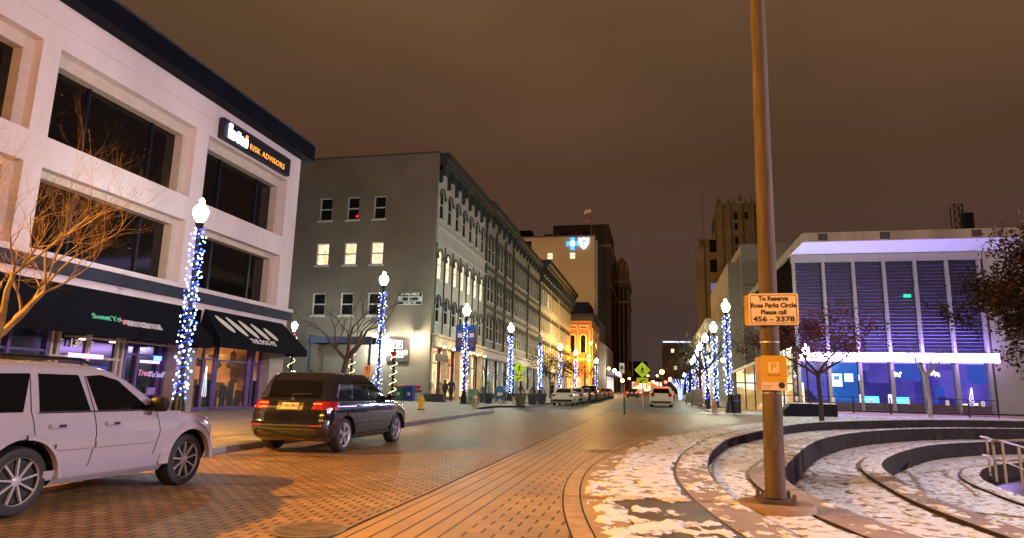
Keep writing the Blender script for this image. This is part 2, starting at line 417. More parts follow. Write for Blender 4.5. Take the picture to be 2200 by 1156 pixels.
# ---------------------------------------------------------------- snow: trodden sheets that break into patches
def snow_material():
    m, nt, b = nodes('snow'); L = nt.links.new
    tc = nt.nodes.new('ShaderNodeTexCoord'); n = nt.nodes.new('ShaderNodeTexNoise'); n.inputs['Scale'].default_value = 5; n.inputs['Detail'].default_value = 9
    L(tc.outputs['Object'], n.inputs['Vector']); r = nt.nodes.new('ShaderNodeValToRGB')
    r.color_ramp.elements[0].position = .36; r.color_ramp.elements[0].color = (.30, .22, .16, 1)
    r.color_ramp.elements[1].position = .47; r.color_ramp.elements[1].color = (.88, .88, .9, 1)
    L(n.outputs['Fac'], r.inputs[0]); L(r.outputs[0], b.inputs['Base Color']); b.inputs['Roughness'].default_value = .6
    n2 = nt.nodes.new('ShaderNodeTexNoise'); n2.inputs['Scale'].default_value = 45; n2.inputs['Detail'].default_value = 5; L(tc.outputs['Object'], n2.inputs['Vector'])
    bp = nt.nodes.new('ShaderNodeBump'); bp.inputs['Strength'].default_value = .5; bp.inputs['Distance'].default_value = .02
    L(n2.outputs['Fac'], bp.inputs['Height']); L(bp.outputs[0], b.inputs['Normal']); return m
snow_m = snow_material()
def snow_h(x, y, thr, amp):
    fr = noise.fractal(Vector((x*2.6, y*2.0, 7)), .55, 2.15, 6)
    a = noise.noise((x*1.3, y*1.3, 3))*.5+.5; b = noise.noise((x*7.5, y*5.5, 9))*.5+.5; c = noise.noise((x*21, y*17, 1))*.5+.5
    v = .5+fr*.28
    ft = noise.noise((x*4.0+7, y*2.6, 5))    # footprints
    h = (v-thr)*.20
    if ft < -.3: h -= (-.3-ft)*.22
    return max(-.02, min(h, .016+(a-.5)*.04+(b-.5)*.02+(c-.5)*.008+fr*.006))
def snow(cin, cout, zf, thr, amp, name, ranges, dens=.05, fade=.12, extra=None):
    """height-field strip between two curves; ranges = list of (f0, f1, step) along the curves"""
    mb = MB(); tot = 4000
    a = resample(cin, tot); b = resample(cout, tot)
    for f0, f1, step in ranges:
        i0, i1 = int(f0*(tot-1)), int(f1*(tot-1)); ids = []; acc = 1e9
        for i in range(i0, i1+1):
            if ids: acc += ((a[i]+b[i]-a[i-1]-b[i-1])/2).length
            if acc >= step: ids.append(i); acc = 0
        if ids[-1] != i1: ids.append(i1)
        wid = max((a[i]-b[i]).length for i in ids); nv = max(4, int(wid/step))
        base = len(mb.v)
        for i in ids:
            for j in range(nv+1):
                t = j/nv; p = a[i].lerp(b[i], t); w = (a[i]-b[i]).length
                e = min(t, 1-t)*w
                h = snow_h(p.x, p.y, thr(p, t) if callable(thr) else thr, amp)
                h -= max(0, fade-e)*.22*(1 if e < fade else 0)
                if e < 1e-4: h = -.02
                mb.v.append((p.x, p.y, zf(p)+max(h, -.02)+.004))
        for i in range(len(ids)-1):
            for j in range(nv):
                k = base+i*(nv+1)+j; q = (k, k+1, k+nv+2, k+nv+1)
                if all(mb.v[z][2] <= zf(Vector(mb.v[z][:2]))-.012 for z in q): continue
                mb.f.append(q); mb.mi.append(0)
    o = mb.build(name, snow_m, smooth=80, fix=False); o['kind'] = 'stuff'
    o['label'] = extra or 'trodden patchy snow lying on the curved terrace'; o['category'] = 'snow'; return o
# plaza snow, outside the first coping; bare brown earth shows through near the camera
def thrA(p, t):
    v = .38
    if p.y < 9.5: v = .44
    d = (Vector((p.x-.15, (p.y-8.9)*.9))).length
    if d < .85: v += .25*min(1, (.85-d)*4)
    d2 = (Vector((p.x-.9, (p.y-7.2)))).length
    if d2 < .9: v += .1
    if 10.5 < p.y < 30: v = .33
    return v
snow(offs(R1, .63), offs(R1, 1.76), zz(.01), thrA, .12, 'snow', [(.16, .42, .035), (.42, .75, .12)], extra='trodden snow strip between the brick plaza and the top step')
snow(offs(R1, 1.6), offs(R1, 2.12), zz(.01), lambda p, t: .47 if 6.9 < p.y < 9.3 else (.5 if p.y < 12.5 else .6), .07, 'snow', [(.17, .36, .035)], extra='thin snow spilt over the smooth band of the plaza')
snow(R1, offs(R1, .6), z1, lambda p, t: .56 if p.y < 14 else (.44 if p.y < 24 else .3), .06, 'snow', [(.16, .36, .035), (.36, .8, .1)], fade=.05, extra='thin snow caught on the top coping')
snow(offs(R2, .62), offs(R1, -.03), t1, .33, .14, 'snow', [(.12, .38, .035), (.38, .93, .12)], extra='lumpy trodden snow on the first terrace inside the top step')
snow(R2, offs(R2, .6), z2, lambda p, t: .62 if p.y < 19 else .3, .05, 'snow', [(.16, .4, .04), (.4, .93, .12)], fade=.05, extra='thin snow caught on the second coping')
snow(offs(R3, .62), offs(R2, -.03), t2, .33, .14, 'snow', [(.12, .42, .04), (.42, .93, .12)], extra='lumpy trodden snow on the second terrace')
snow(R3, offs(R3, .6), z3, lambda p, t: .58 if p.y < 21 else .3, .05, 'snow', [(.16, .45, .05), (.45, .93, .12)], fade=.05, extra='thin snow caught on the third coping')
snow(offs(R4, .62), offs(R3, -.03), t3, .32, .14, 'snow', [(.1, .5, .055), (.5, .93, .12)], extra='lumpy trodden snow on the lowest terrace')
snow(R4, offs(R4, .6), z4, .36, .05, 'snow', [(.1, .6, .06)], fade=.05, extra='snow caught on the lowest coping')
# snow field between the circle and the fence
A = crom([(5.2, 33.5), (8.8, 39.6), (15.5, 46.3), (22.2, 48.9), (30, 50.3), (42, 50)]); B = crom([(7, 42), (11.5, 46.5), (18, 50.4), (24, 51.5), (30, 52.5), (42, 52.5)])
snow(B, A, zz(.01), .2, .12, 'snow', [(0, 1, .15)], extra='snow field between the top step and the black event fence')
A = crom([(2.2, 43.2), (4.2, 44.2), (6.5, 45.2), (9, 47)]); B = crom([(2.6, 45.6), (4.2, 48.2), (6.5, 50.5), (9, 52)])
snow(B, A, zz(.02), .34, .1, 'snow', [(0, 1, .15)], extra='snow round the foot of the right-hand lamp post and bin')
# cast iron covers in the paving
def manhole(x, y, r, label):
    t = MB(); M = Matrix.Translation((x, y, G(y)+.004))
    t.lathe([(r+.06, 0), (r+.06, .006), (r+.02, .010), (r, .006), (r, .004)], M, 40)
    for k in range(-11, 12):
        yy = k*r/12; w = math.sqrt(max(0, (r*.93)**2-yy*yy))
        t.box(x-w, x+w, y+yy-r/40, y+yy+r/40, G(y)+.0, G(y)+.016)
    return tag(t.build('manhole_cover', mat('cast_iron', (.24, .18, .12), .5, .3, .3, 5), smooth=40), label, 'manhole cover', 'manhole covers')
manhole(-3.52, 6.45, .33, 'round ribbed iron manhole cover beside the gutter seam in the foreground')
manhole(-1.4, 16.4, .28, 'small round iron cover out on the brick plaza')
# ================================================================ buildings
bldg_dark = mat('navy_metal', (.004, .005, .013), .6, 0, .3, 2, spec=.1)
band_blue = mat('slate_blue_band', (.035, .042, .065), .7, 0, .15, spec=.15)
awn_m = mat('awning_cloth', (.007, .008, .013), .85, 0, .2, 3, .15, 60, spec=.08)
purple_m = mat('purple_paint', (.13, .08, .28), .4, 0, .15)
reveal_m = mat('cream_reveal', (.56, .48, .42), .75, 0, .08)
lit_win = interior('lit_window', [(.9, .68, .38), (1, .86, .6), (.75, .5, .25)], 1.5, 2.5)
dim_win = interior('dim_window', [(.05, .03, .02), (.1, .06, .03), (.02, .015, .01)], 1, 2)
def wall_x(mb, X, y0, y1, z0, z1, rows, th, arch=0, back=None):
    """wall facing +X in the plane X with rows of openings: rows=[(za,zb,[(ya,yb)..],arch_rise)]"""
    z = z0
    for za, zb, ops, ar in sorted(rows, key=lambda r: r[0]):
        if za > z: mb.box(X-th, X, y0, y1, z, za)
        y = y0
        for ya, yb in ops:
            if ya > y: mb.box(X-th, X, y, ya, za, zb)
            if ar:
                rx = (yb-ya)/2; cy = (ya+yb)/2; n = 6
                for s in (-1, 1):
                    poly = [(s*rx, ar)]+[(s*rx*math.cos(math.pi/2*k/n), ar*math.sin(math.pi/2*k/n)) for k in range(n+1)]
                    if s < 0: poly = poly[::-1]
                    M = Matrix(((0, 0, -1, X), (1, 0, 0, cy), (0, 1, 0, zb-ar), (0, 0, 0, 1)))
                    mb.prism(poly, M, th)
            y = yb
        if y1 > y: mb.box(X-th, X, y, y1, za, zb)
        z = zb
    if z1 > z: mb.box(X-th, X, y0, y1, z, z1)
    return mb
# ---- white corner building on the left ------------------------------------------------
BX = -19.3
B1 = thing('office_building', 'white three storey office building with big dark windows and black awnings at the left edge', 'building', (0, 0, 0))
up_o = [(2.6, 8.2), (9.3, 15.7), (16.35, 23.05), (23.85, 30.25)]
mb = wall_x(MB(), BX, -3, 31.4, 4.7, 14.9, [(5.62, 8.3, up_o, 0), (9.33, 12.45, up_o, 0)], .35)
mb.box(BX-26, BX-1.6, -3, 31.4, 4.7, 14.8)
wl = mb.build('wall', white_wall, B1)
mb = MB()
in_o = [(a+.3, b-.35) for a, b in up_o]
wall_x(mb, BX-.35, -3, 31.38, 5.5, 12.7, [(5.62, 8.05, in_o, 0), (9.33, 12.0, in_o, 0)], .4)
mb.build('window_reveal', reveal_m, B1)
mull = mat('dark_mullion', (.012, .014, .03), .35, .2, .2)
k = 0
for (a, b) in in_o:
    for (z0, z1_) in ((5.62, 8.05), (9.33, 12.0)):
        w = MB(); w.box(BX-.8, BX-.74, a, b, z0, z1_); w = w.build('window', darkglass, B1)
        f = MB()
        for fy in (.27, .78): f.box(BX-.74, BX-.66, a+(b-a)*fy-.05, a+(b-a)*fy+.05, z0, z1_)
        f.box(BX-.74, BX-.69, a, b, z0, z0+.06); f.build('frame', mull, w)
# roof cornice and band
mb = MB(); mb.box(BX-.3, BX+.62, -3.2, 31.75, 14.02, 14.86); mb.build('cornice', bldg_dark, B1)
mb = MB(); mb.box(BX-26, BX+.72, -3.3, 31.85, 14.862, 14.95); mb.build('roof_edge', mat('coping_metal', (.08, .075, .09), .5, .2), B1)
mb = MB(); mb.box(BX, BX+.012, -3, 31.4, 13.2, 13.215); split(mb.build('wall_groove', mat('groove', (.5, .45, .46), .8), B1))
mb = MB(); mb.box(BX, BX+.16, -3, 31.55, 5.0, 5.42); mb.build('storey_band', band_blue, B1)
mb = MB(); mb.box(BX, BX+.2, -3, 31.6, 5.422, 5.6); mb.build('storey_ledge', white_wall, B1)
mb = MB(); mb.box(-25, -21.2, 31.6, 33.4, 12, 16.2); mb.build('roof_plant_room', bldg_dark, B1)
# ground floor
mb = MB()
for (a, b) in ((-3, 8.4), (14.2, 15.5), (23.45, 24.65), (30.15, 31.4)): mb.box(BX-.9, BX, a, b, .0, 4.7)
mb.box(BX-.9, BX, 8.4, 30.15, 3.9, 4.7)
split(mb.build('ground_floor_pier', mat('pier_cream', (.45, .38, .34), .7, 0, .1), B1))
mb = MB(); mb.box(BX-26, BX-4.5, -3, 31.4, 0, 4.69); mb.box(BX-4.5, BX-.9, 31.1, 31.39, 0, 4.69); mb.box(BX-4.5, BX-.9, 23.6, 24.5, 0, 4.69); mb.build('interior_wall', mat('shop_interior', (.06, .04, .03), .8), B1)
sh_dark = interior('yogurt_shop_interior', [(.002, .002, .003), (.004, .004, .008), (.012, .008, .02), (.003, .005, .008)], 1, 1.2)
sh_orange = interior('bar_interior', [(.06, .02, .01), (.32, .10, .025), (.62, .22, .06), (.12, .04, .02)], 1.0, .7, (1, 1, 1.4))
def shopfront(y0, y1, z0, z1_, glass, divs, door=None, fm=purple_m, transom=3.0, name='shop_window'):
    g = MB(); g.box(BX-.62, BX-.58, y0, y1, z0, z1_); g = g.build(name, glass, B1)
    f = MB()
    for d in [y0+.05]+divs+[y1-.05]: f.box(BX-.58, BX-.46, d-.055, d+.055, z0, z1_)
    f.box(BX-.575, BX-.48, y0, y1, z0, z0+.14); f.box(BX-.575, BX-.48, y0, y1, z1_-.08, z1_)
    f.box(BX-.575, BX-.485, y0, y1, transom-.04, transom+.04)
    f.build('frame', fm, g); return g
gz = G(25)+.14
shopfront(15.5, 18.0, G(17)+.14, 3.9, sh_dark, [16.6], transom=2.5, name='shop_window')
d1 = shopfront(18.05, 21.2, G(20)+.14, 3.9, sh_dark, [18.35, 19.6, 20.9], fm=reveal_m, transom=2.35, name='shop_door')
shopfront(21.25, 23.4, G(22)+.14, 3.9, sh_dark, [21.9, 23.1], transom=2.6)
d2 = shopfront(24.7, 26.6, gz, 3.9, sh_orange, [25.75], transom=2.65, name='shop_door')
shopfront(26.65, 29.1, gz, 3.9, sh_orange, [], transom=2.62)
shopfront(29.15, 30.1, gz, 3.9, sh_orange, [29.5], transom=2.6)
# dark furniture silhouettes seen in the bar
mb = MB()
for i in range(9):
    y = 24.9+i*.58; h = .75+.45*((i*7) % 3)/2
    mb.box(BX-.575, BX-.56, y, y+.42, gz+.14, gz+.14+h)
mb.build('bar_furniture', mat('dark_furniture', (.01, .006, .005), .5), B1)
mb = MB()
for i in range(42):
    y = 25.9+.16*math.sin(i*2.1)*(1-i/50)+.1; z = 1.0+i*.032; mb.ico((BX-.55, y+.1, z), .022)
mb.build('christmas_tree_lights', glow('tree_bead', (.7, .8, 1), 6, False), B1)
# awnings
def awning(y0, y1, ztop, zmid, zlow, out, skew):
    mb = MB(); x0, x1 = BX+.002, BX+out
    pts = [(x0, ztop), (x1, zmid), (x1, zlow), (x1-.04, zlow), (x1-.04, zmid-.03), (x0, ztop-.06)]
    for a, b in zip(pts, pts[1:]+pts[:1]):
        ya, yb = (y0+skew, y1-skew) if a[0] < x0+.1 else (y0, y1); yc, yd = (y0+skew, y1-skew) if b[0] < x0+.1 else (y0, y1)
        mb.quad((a[0], ya, a[1]), (a[0], yb, a[1]), (b[0], yd, b[1]), (b[0], yc, b[1]))
    for s, y, yk in ((1, y0, y0+skew), (-1, y1, y1-skew)): mb.quad((x0, yk, ztop), (x1, y, zmid), (x1, y, zlow), (x0, y, zlow))
    return mb.build('awning', awn_m, B1)
aw1 = awning(14.9, 23.95, 4.72, 3.35, 3.02, 1.3, .5)
aw1['label'] = 'long black awning of the frozen yogurt shop'
aw2 = awning(24.35, 31.5, 4.78, 3.4, 3.08, 1.3, .5)
aw2['label'] = 'black awning of the bar with white hot dog shapes'
sl = Vector((-1.3, 0, 1.37)).normalized(); nrm = Vector((0, 1, 0)).cross(sl)
def on_awn(y, t, zt=4.72, zm=3.35): return Vector((BX+1.3-1.3*t, y, zm+(zt-zm)*t))+nrm*.02
mint = mat('mint_letter', (.12, .8, .45), .5, 0, 0); pinkl = mat('pink_letter', (.9, .25, .45), .5, 0, 0); mintn = glow('mint_neon', (.12, .75, .45), .8); pinkn = glow('pink_neon', (1, .35, .55), .7)
wl_ = mat('white_sign_letter', (.9, .9, .92), .45, 0, 0)
text('Sweet Yo', .36, mint, on_awn(18.0, .22), (0, 1, 0), sl, aw1, bold=.004, shear=.35, space=.85)
text("'s", .40, pinkl, on_awn(19.15, .18), (0, 1, 0), sl, aw1, bold=.015, shear=.3)
mbh = MB(); mbh.box(0, .45, 0, .035, 0, .01)
text('PREMIUM FROZEN YOGURT', .40, wl_, on_awn(19.42, .15), (0, 1, 0), sl, aw1, sx=.34, bold=.0)
text('THE DOG PIT', .42, wl_, on_awn(26.65, .08, 4.78, 3.4), (0, 1, 0), sl, aw2, sx=.8, bold=.002)
mb = MB()
for i, (yy, L_) in enumerate(((25.5, .95), (26.3, 1.1), (27.15, 1.05), (28.0, 1.0), (28.85, .78))):
    c = on_awn(yy, .56-.03*i, 4.78, 3.4); a = Vector((0, .42, 0))-sl*.62
    a = a.normalized()
    M = Mx(c, a, sl); pol = [(L_*.62*math.cos(q)*(1 if math.cos(q) > 0 else .95), .19*math.sin(q)*(1+.15*math.cos(q))) for q in [2*math.pi*k/20 for k in range(20)]]
    mb.prism(pol, M, .012)
mb.build('hot_dog_emblem', mat('hot_dog_white', (.8, .83, .76), .6, 0, .05), aw2)
mb = MB(); mb.box(BX-.02, BX+.5, 18.1, 23.3, 2.98, 3.02); mb.build('awning_soffit', mat('soffit_cream', (.5, .38, .24), .7), B1)
mb = MB()
for y in (18.9, 20.2): mb.lathe([(.1, 0), (.1, .03)], Matrix.Translation((BX-.1, y, 2.94)), 12)
split(mb.build('downlight', glow('downlight', (1, .75, .4), 12), B1))
text('134', .36, wl_, (BX-.45, 19.0, 2.82), (0, 1, 0), (0, 0, 1), B1, align='CENTER', bold=.01)
text('132', .36, wl_, (BX-.45, 25.75, 3.0), (0, 1, 0), (0, 0, 1), B1, align='CENTER', bold=.008)
# neon signs in the yogurt shop
pk = glow('neon_pink', (.95, .4, .95), 3.2); bl = glow('neon_blue', (.12, .25, 1), 4)
mb = MB(); mb.box(BX-.44, BX-.4, 18.75, 20.2, 2.34, 2.48); mb.build('neon_sign', pk, B1)
mb = MB(); mb.box(BX-.44, BX-.4, 22.0, 23.0, 2.3, 2.4); mb.build('neon_sign', pk, B1)
mb = MB(); mb.box(BX-.44, BX-.4, 22.7, 23.1, 2.42, 2.6); mb.build('neon_sign', bl, B1)
mb = MB(); mb.box(BX-.5, BX-.46, 19.7, 20.5, 1.5, 2.1); mb.build('window_display', glow('deep_blue_display', (.02, .04, .3), .8), B1)
text('Treat', .42, pinkn, (BX-.44, 15.75, 2.02), (0, 1, 0), (0, 0, 1), B1, shear=.3, bold=.008)
text("Yo'self", .42, mintn, (BX-.44, 16.7, 1.98), (0, 1, 0), (0, 0, 1), B1, shear=.3, bold=.008)
text("Treat", .32, pinkn, (BX-.44, 21.95, 1.9), (0, 1, 0), (0, 0, 1), B1, shear=.3, bold=.004)
text("Yo'self", .32, glow('lilac_letter', (.6, .5, 1), .8), (BX-.44, 22.5, 1.86), (0, 1, 0), (0, 0, 1), B1, shear=.3, bold=.004)
mb = MB(); mb.box(BX-.5, BX-.45, 22.0, 23.0, 1.05, 1.09); mb.box(BX-.5, BX-.45, 22.0, 23.0, .62, .66); mb.box(BX-.5, BX-.4, 22.55, 22.95, 1.1, 1.35); mb.build('shelf', mat('lilac_shelf', (.4, .3, .75), .5), B1)
# company sign under the cornice
mb = MB(); mb.box(BX+.02, BX+.3, 24.35, 29.95, 12.55, 13.5); sg = mb.build('sign_box', mat('sign_navy', (.01, .008, .02), .5), B1, bevel=.02)
white_e = glow('logo_white', (.8, .88, 1), 6); amber = glow('amber_letter', (1, .36, .06), 1.6)
text('hıi', 1.0, white_e, (BX+.31, 24.75, 12.98), (0, 1, 0), (0, 0, 1), sg, bold=.05, space=.8) if False else None
mb = MB()                                  # the three-letter mark: b, h, i as heavy strokes
def st(y0, y1, z0, z1_): mb.box(BX+.3, BX+.36, y0, y1, z0, z1_)
st(24.72, 24.9, 12.68, 13.36); st(24.9, 25.15, 12.68, 12.8); st(24.9, 25.15, 12.98, 13.1); st(25.1, 25.25, 12.75, 13.03)
st(25.36, 25.52, 12.68, 13.2); st(25.52, 25.72, 12.96, 13.08); st(25.68, 25.84, 12.68, 13.02); st(25.96, 26.12, 12.68, 13.08)
split(mb.build('lettering', white_e, sg))
mb = MB(); mb.lathe([(.09, 0), (.09, .05)], Mx((BX+.3, 26.04, 13.2), (0, 1, 0), (0, 0, 1)), 14); mb.build('letter_dot', amber, sg)
text('RISK ADVISORS', .40, amber, (BX+.31, 26.35, 12.86), (0, 1, 0), (0, 0, 1), sg, bold=.0, sx=1.0, space=1.12)
# ---- grey building with arched street front -----------------------------------------
FX = -17.8
pale = mat('pale_painted_brick', (.40, .38, .34), .8, 0, .12, .6, .2, 10)
trim = mat('green_black_trim', (.03, .035, .032), .6, 0, .3)
pale_trim = mat('pale_trim', (.5, .48, .44), .7, 0, .1)
stone_d = mat('dark_stone_trim', (.05, .053, .046), .7, 0, .2)
def sash(mb, X, ya, yb, za, zb, ar=0, t=.06):
    """window frame in plane X"""
    mb.box(X, X+t, ya, ya+.07, za, zb-ar*.6); mb.box(X, X+t, yb-.07, yb, za, zb-ar*.6)
    mb.box(X, X+t-.01, ya, yb, za, za+.08); mb.box(X, X+t-.005, ya, yb, (za+zb)/2-.04, (za+zb)/2+.04)
def arch_mould(mb, X, ya, yb, za, zs, rise, w=.16, d=.14, n=8):
    """projecting hood mould round an arched head springing at zs"""
    cy = (ya+yb)/2; rx = (yb-ya)/2; o = []; i_ = []
    for k in range(n+1):
        q = math.pi*k/n; o.append((cy-(rx+w)*math.cos(q), zs+(rise+w)*math.sin(q))); i_.append((cy-rx*math.cos(q), zs+rise*math.sin(q)))
    for k in range(n):
        a, b, c, e = o[k], o[k+1], i_[k+1], i_[k]
        mb.quad((X+d, *a), (X+d, *b), (X+d, *c), (X+d, *e)); mb.quad((X, *a), (X, *b), (X+d, *b), (X+d, *a)); mb.quad((X, *e), (X, *c), (X+d, *c), (X+d, *e))
    mb.box(X, X+d+.04, ya-w-.08, ya+.04, zs-.28, zs); mb.box(X, X+d+.04, yb-.04, yb+w+.08, zs-.28, zs)
def cornice(mb, X, y0, y1, z, h, out, step, bh, bw=.2):
    mb.box(X, X+out, y0, y1, z+h*.55, z+h); mb.box(X, X+out*.75, y0, y1, z+h*.25, z+h*.55); mb.box(X, X+out*.3, y0, y1, z, z+h*.25)
    n = max(1, int((y1-y0)/step))
    for k in range(n+1):
        y = y0+(y1-y0-bw)*k/n
        mb.box(X+.001, X+out*.62, y, y+bw, z-bh*.45, z+h*.25-.01); mb.box(X+.001, X+out*.35, y+.02, y+bw-.02, z-bh, z-bh*.45)
def italianate(name, label, y0, y1, floors, nb, ztop, X, wallm, trimm, groups=None, wfrac=.5, arch=.45, depth=20, lit=(), corn=(1.4, 1.0, 2.2, .9), mould=True, base=6.0, litm=lit_win, shop=None, hoodm=None):
    T = thing(name, label, 'building', (0, 0, 0))
    if groups is None:
        bw = (y1-y0)/nb; ops = [(y0+bw*(i+.5)-bw*wfrac/2, y0+bw*(i+.5)+bw*wfrac/2) for i in range(nb)]
    else: ops = groups
    rows = [(a, b, ops, arch) for a, b in floors]
    mb = wall_x(MB(), X, y0, y1, base, ztop, rows, .45)
    mb.box(X-depth, X-.46, y0+.02, y1-.02, base, ztop-.3)
    mb.build('wall', wallm, T)
    tr = MB()
    cornice(tr, X, y0, y1, ztop-corn[0], corn[0], corn[1], corn[2], corn[3])
    tr.build('cornice', trimm, T)
    cnt = 0; protos = {}
    for fi, (a, b) in enumerate(floors):
        for wi, (ya, yb) in enumerate(ops):
            L_ = (fi, wi) in lit
            key = (fi, L_)
            if key not in protos:
                w = MB(); w.box(X-.13, X-.10, ya, yb, a, b); w = w.build('window', litm if L_ else darkglass, T)
                f = MB(); sash(f, X-.10, ya, yb, a, b, arch, .03); f.box(X-.1, X+.1, ya-.08, yb+.08, a-.14, a-.001); f.build('frame', pale_trim, w)
                if mould: f = MB(); arch_mould(f, X, ya, yb, a, b-arch, arch, w=.13, d=.09); f.build('hood_moulding', hoodm or trimm, w)
                protos[key] = (w, ya)
            else:
                p, yy = protos[key]; c = p.copy(); C.objects.link(c); c.location.y = ya-yy
                for ch in p.children: q = ch.copy(); C.objects.link(q); q.parent = c
    return T
F3 = [(7.1, 9.3), (10.7, 13.2), (15.9, 18.5)]
BA = italianate('arched_building', 'grey four storey corner building with arched windows and balustrade over a warm lit restaurant', 50.4, 66.2, F3, 7, 21.5, FX, pale, trim, wfrac=.5, arch=.5, lit=[(1, i) for i in range(7)], depth=26, corn=(1.5, .9, 2.2, 1.1), base=5.95, hoodm=stone_d)
# its plain end wall facing the camera, with sash windows
mb = MB(); X0, X1 = -44.0, FX-.46
cols = [(-28.5, -27.3), (-25.9, -24.75), (-23.45, -22.3)]
rws = [(7.5, 9.4), (11.8, 13.75), (15.75, 17.8)]
z = G(50)
for za, zb in rws:
    mb.box(X0, FX+.0, 50.0, 50.38, z, za); x = X0
    for a, b in cols: mb.box(x, a, 50.0, 50.38, za, zb); x = b
    mb.box(x, FX, 50.0, 50.38, za, zb); z = zb
mb.box(X0, FX, 50.0, 50.38, z, 21.4)
# upper part left of the street front is plain
mb.build('end_wall', grey_wall, BA)
mb = MB(); mb.box(X0, FX+.1, 49.95, 50.5, 21.4, 21.5); mb.box(X0, X0+.3, 50.38, 75, 0, 21.4); mb.build('parapet', stone_d, BA)
redw = glow('red_lamp', (1, .02, .03), 2.0)
for ri, (za, zb) in enumerate(rws):
    for ci, (a, b) in enumerate(cols):
        w = MB(); w.box(a, b, 50.2, 50.24, za, zb); w = w.build('window', lit_win if ri == 1 else darkglass, BA)
        f = MB(); t = .09
        f.box(a, a+t, 50.1, 50.2, za, zb); f.box(b-t, b, 50.1, 50.2, za, zb); f.box(a+t, b-t, 50.1, 50.2, zb-t, zb); f.box(a+t, b-t, 50.1, 50.2, za, za+t); f.box(a+t, b-t, 50.11, 50.19, (za+zb)/2-.05, (za+zb)/2+.05)
        f.box(a-.1, b+.1, 49.9, 50.0, za-.14, za-.001)
        f.build('frame', pale_trim, w)
mb = MB(); mb.ico((-25.0, 50.15, 16.1), .14); mb.build('red_lamp', redw, BA)
# balustrade string course between the upper floors
mb = MB(); mb.box(FX, FX+.2, 50.4, 66.2, 13.75, 13.9); mb.box(FX, FX+.2, 50.4, 66.2, 15.0, 15.2)
n = 38
for i in range(n): y = 50.6+15.4*i/n; mb.box(FX+.001, FX+.13, y, y+.17, 13.9, 15.0)
mb.build('balustrade', pale_trim, BA)
mb = MB()
for i in range(8): y = 50.5+15.65*i/7.0-.05; mb.box(FX+.001, FX+.1, y, y+.12, 6.1, 13.7)
split(mb.build('pilaster', stone_d, BA))
# restaurant ground floor
rest = interior('restaurant_interior', [(.5, .24, .08), (1, .62, .28), (1, .8, .5), (.45, .12, .06)], 1.5, .55, (1, 1, .8))
def groundfloor(T, X, y0, y1, ztop, glass, divs, pier, nb, fascia, frame=blackpaint, signm=None, name='shop_window', pw=.35):
    gz = G(y0)+.13
    mb = MB()
    for i in range(nb+1): y = y0+(y1-y0-pw)*i/nb; mb.box(X-.4, X+.04, y, y+pw, gz, ztop)
    split(mb.build('pier', pier, T))
    mb = MB(); mb.box(X-.45, X+.35, y0, y1, ztop-.9, ztop-.05); mb.box(X-.45, X+.55, y0, y1, ztop-.12, ztop+.08); mb.build('fascia', fascia, T)
    for i in range(nb):
        a = y0+(y1-y0-pw)*i/nb+pw; b = y0+(y1-y0-pw)*(i+1)/nb
        g = MB(); g.box(X-.8, X-.75, a, b, gz, ztop-.9); g = g.build(name, glass, T)
        f = MB()
        for k in range(divs+1): y = a+(b-a-.1)*k/divs; f.box(X-.75, X-.62, y, y+.1, gz, ztop-.9)
        f.box(X-.745, X-.64, a, b, gz, gz+.35); f.box(X-.745, X-.64, a, b, ztop-2.2, ztop-2.1)
        f.build('frame', frame, g)
    mb = MB(); mb.box(X-18, X-1, y0+.1, y1-.1, gz-.1, ztop); mb.build('inner_wall', blackpaint, T)
warmp = mat('warm_cream_paint', (.55, .42, .28), .6)
groundfloor(BA, FX, 50.4, 66.2, 5.95, rest, 2, warmp, 4, warmp, frame=mat('brown_frame', (.1, .055, .03), .5))
wd = glow('soffit_lamp', (1, .72, .38), 38)
mb = MB()
for i in range(6): mb.lathe([(.1, 0), (.13, .1), (.05, .16)], Matrix.Translation((FX+.72, 51.6+i*2.6, 4.95)), 10)
split(mb.build('downlight', wd, BA))
mb = MB(); mb.box(FX+.02, FX+.1, 51.4, 54.6, 3.9, 4.5); mb.box(FX+.02, FX+.1, 59.5, 61.5, 3.2, 4.6); split(mb.build('sign_box', blackpaint, BA))
# signs on the end wall
mb = MB(); mb.box(-21.45, -19.45, 49.84, 49.93, 3.72, 5.62); us = mb.build('sign_panel', mat('sign_brown', (.035, .025, .025), .5), BA)
us['label'] = 'dark square restaurant sign'
text("UCCELLO'S", .42, wl_, (-20.45, 49.82, 4.45), (1, 0, 0), (0, 0, 1), us, align='CENTER', bold=.015, sx=.82)
text('RISTORANTE', .17, wl_, (-20.45, 49.82, 4.08), (1, 0, 0), (0, 0, 1), us, align='CENTER', bold=.006)
text('U', .5, wl_, (-20.45, 49.82, 5.1), (1, 0, 0), (0, 0, 1), us, align='CENTER', bold=.02)
mb = MB()
for (a, b, c, d) in ((-20.8, -20.1, 4.78, 4.81), (-20.8, -20.1, 5.39, 5.42), (-20.83, -20.8, 4.78, 5.42), (-20.1, -20.07, 4.78, 5.42), (-21.2, -19.7, 4.22, 4.24)): mb.box(a, b, 49.8, 49.835, c, d)
mb.build('emblem_frame', wl_, us)
mb = MB(); mb.box(-20.7, -18.62, 49.9, 49.97, 8.35, 9.4); av = mb.build('sign_panel', mat('sign_white', (.6, .6, .58), .5), BA)
av['label'] = 'white letting sign high on the wall'
mb = MB(); mb.box(-20.66, -18.66, 49.87, 49.899, 9.05, 9.37); mb.box(-20.66, -18.66, 49.87, 49.899, 8.38, 8.6); mb.box(-20.3, -19.85, 49.87, 49.899, 8.68, 8.95); mb.build('sign_stripe', mat('sign_green', (.01, .03, .02), .5), av)
text('AVAILABLE', .29, white_letter, (-19.66, 49.86, 9.21), (1, 0, 0), (0, 0, 1), av, align='CENTER', bold=.006, sx=1.15)
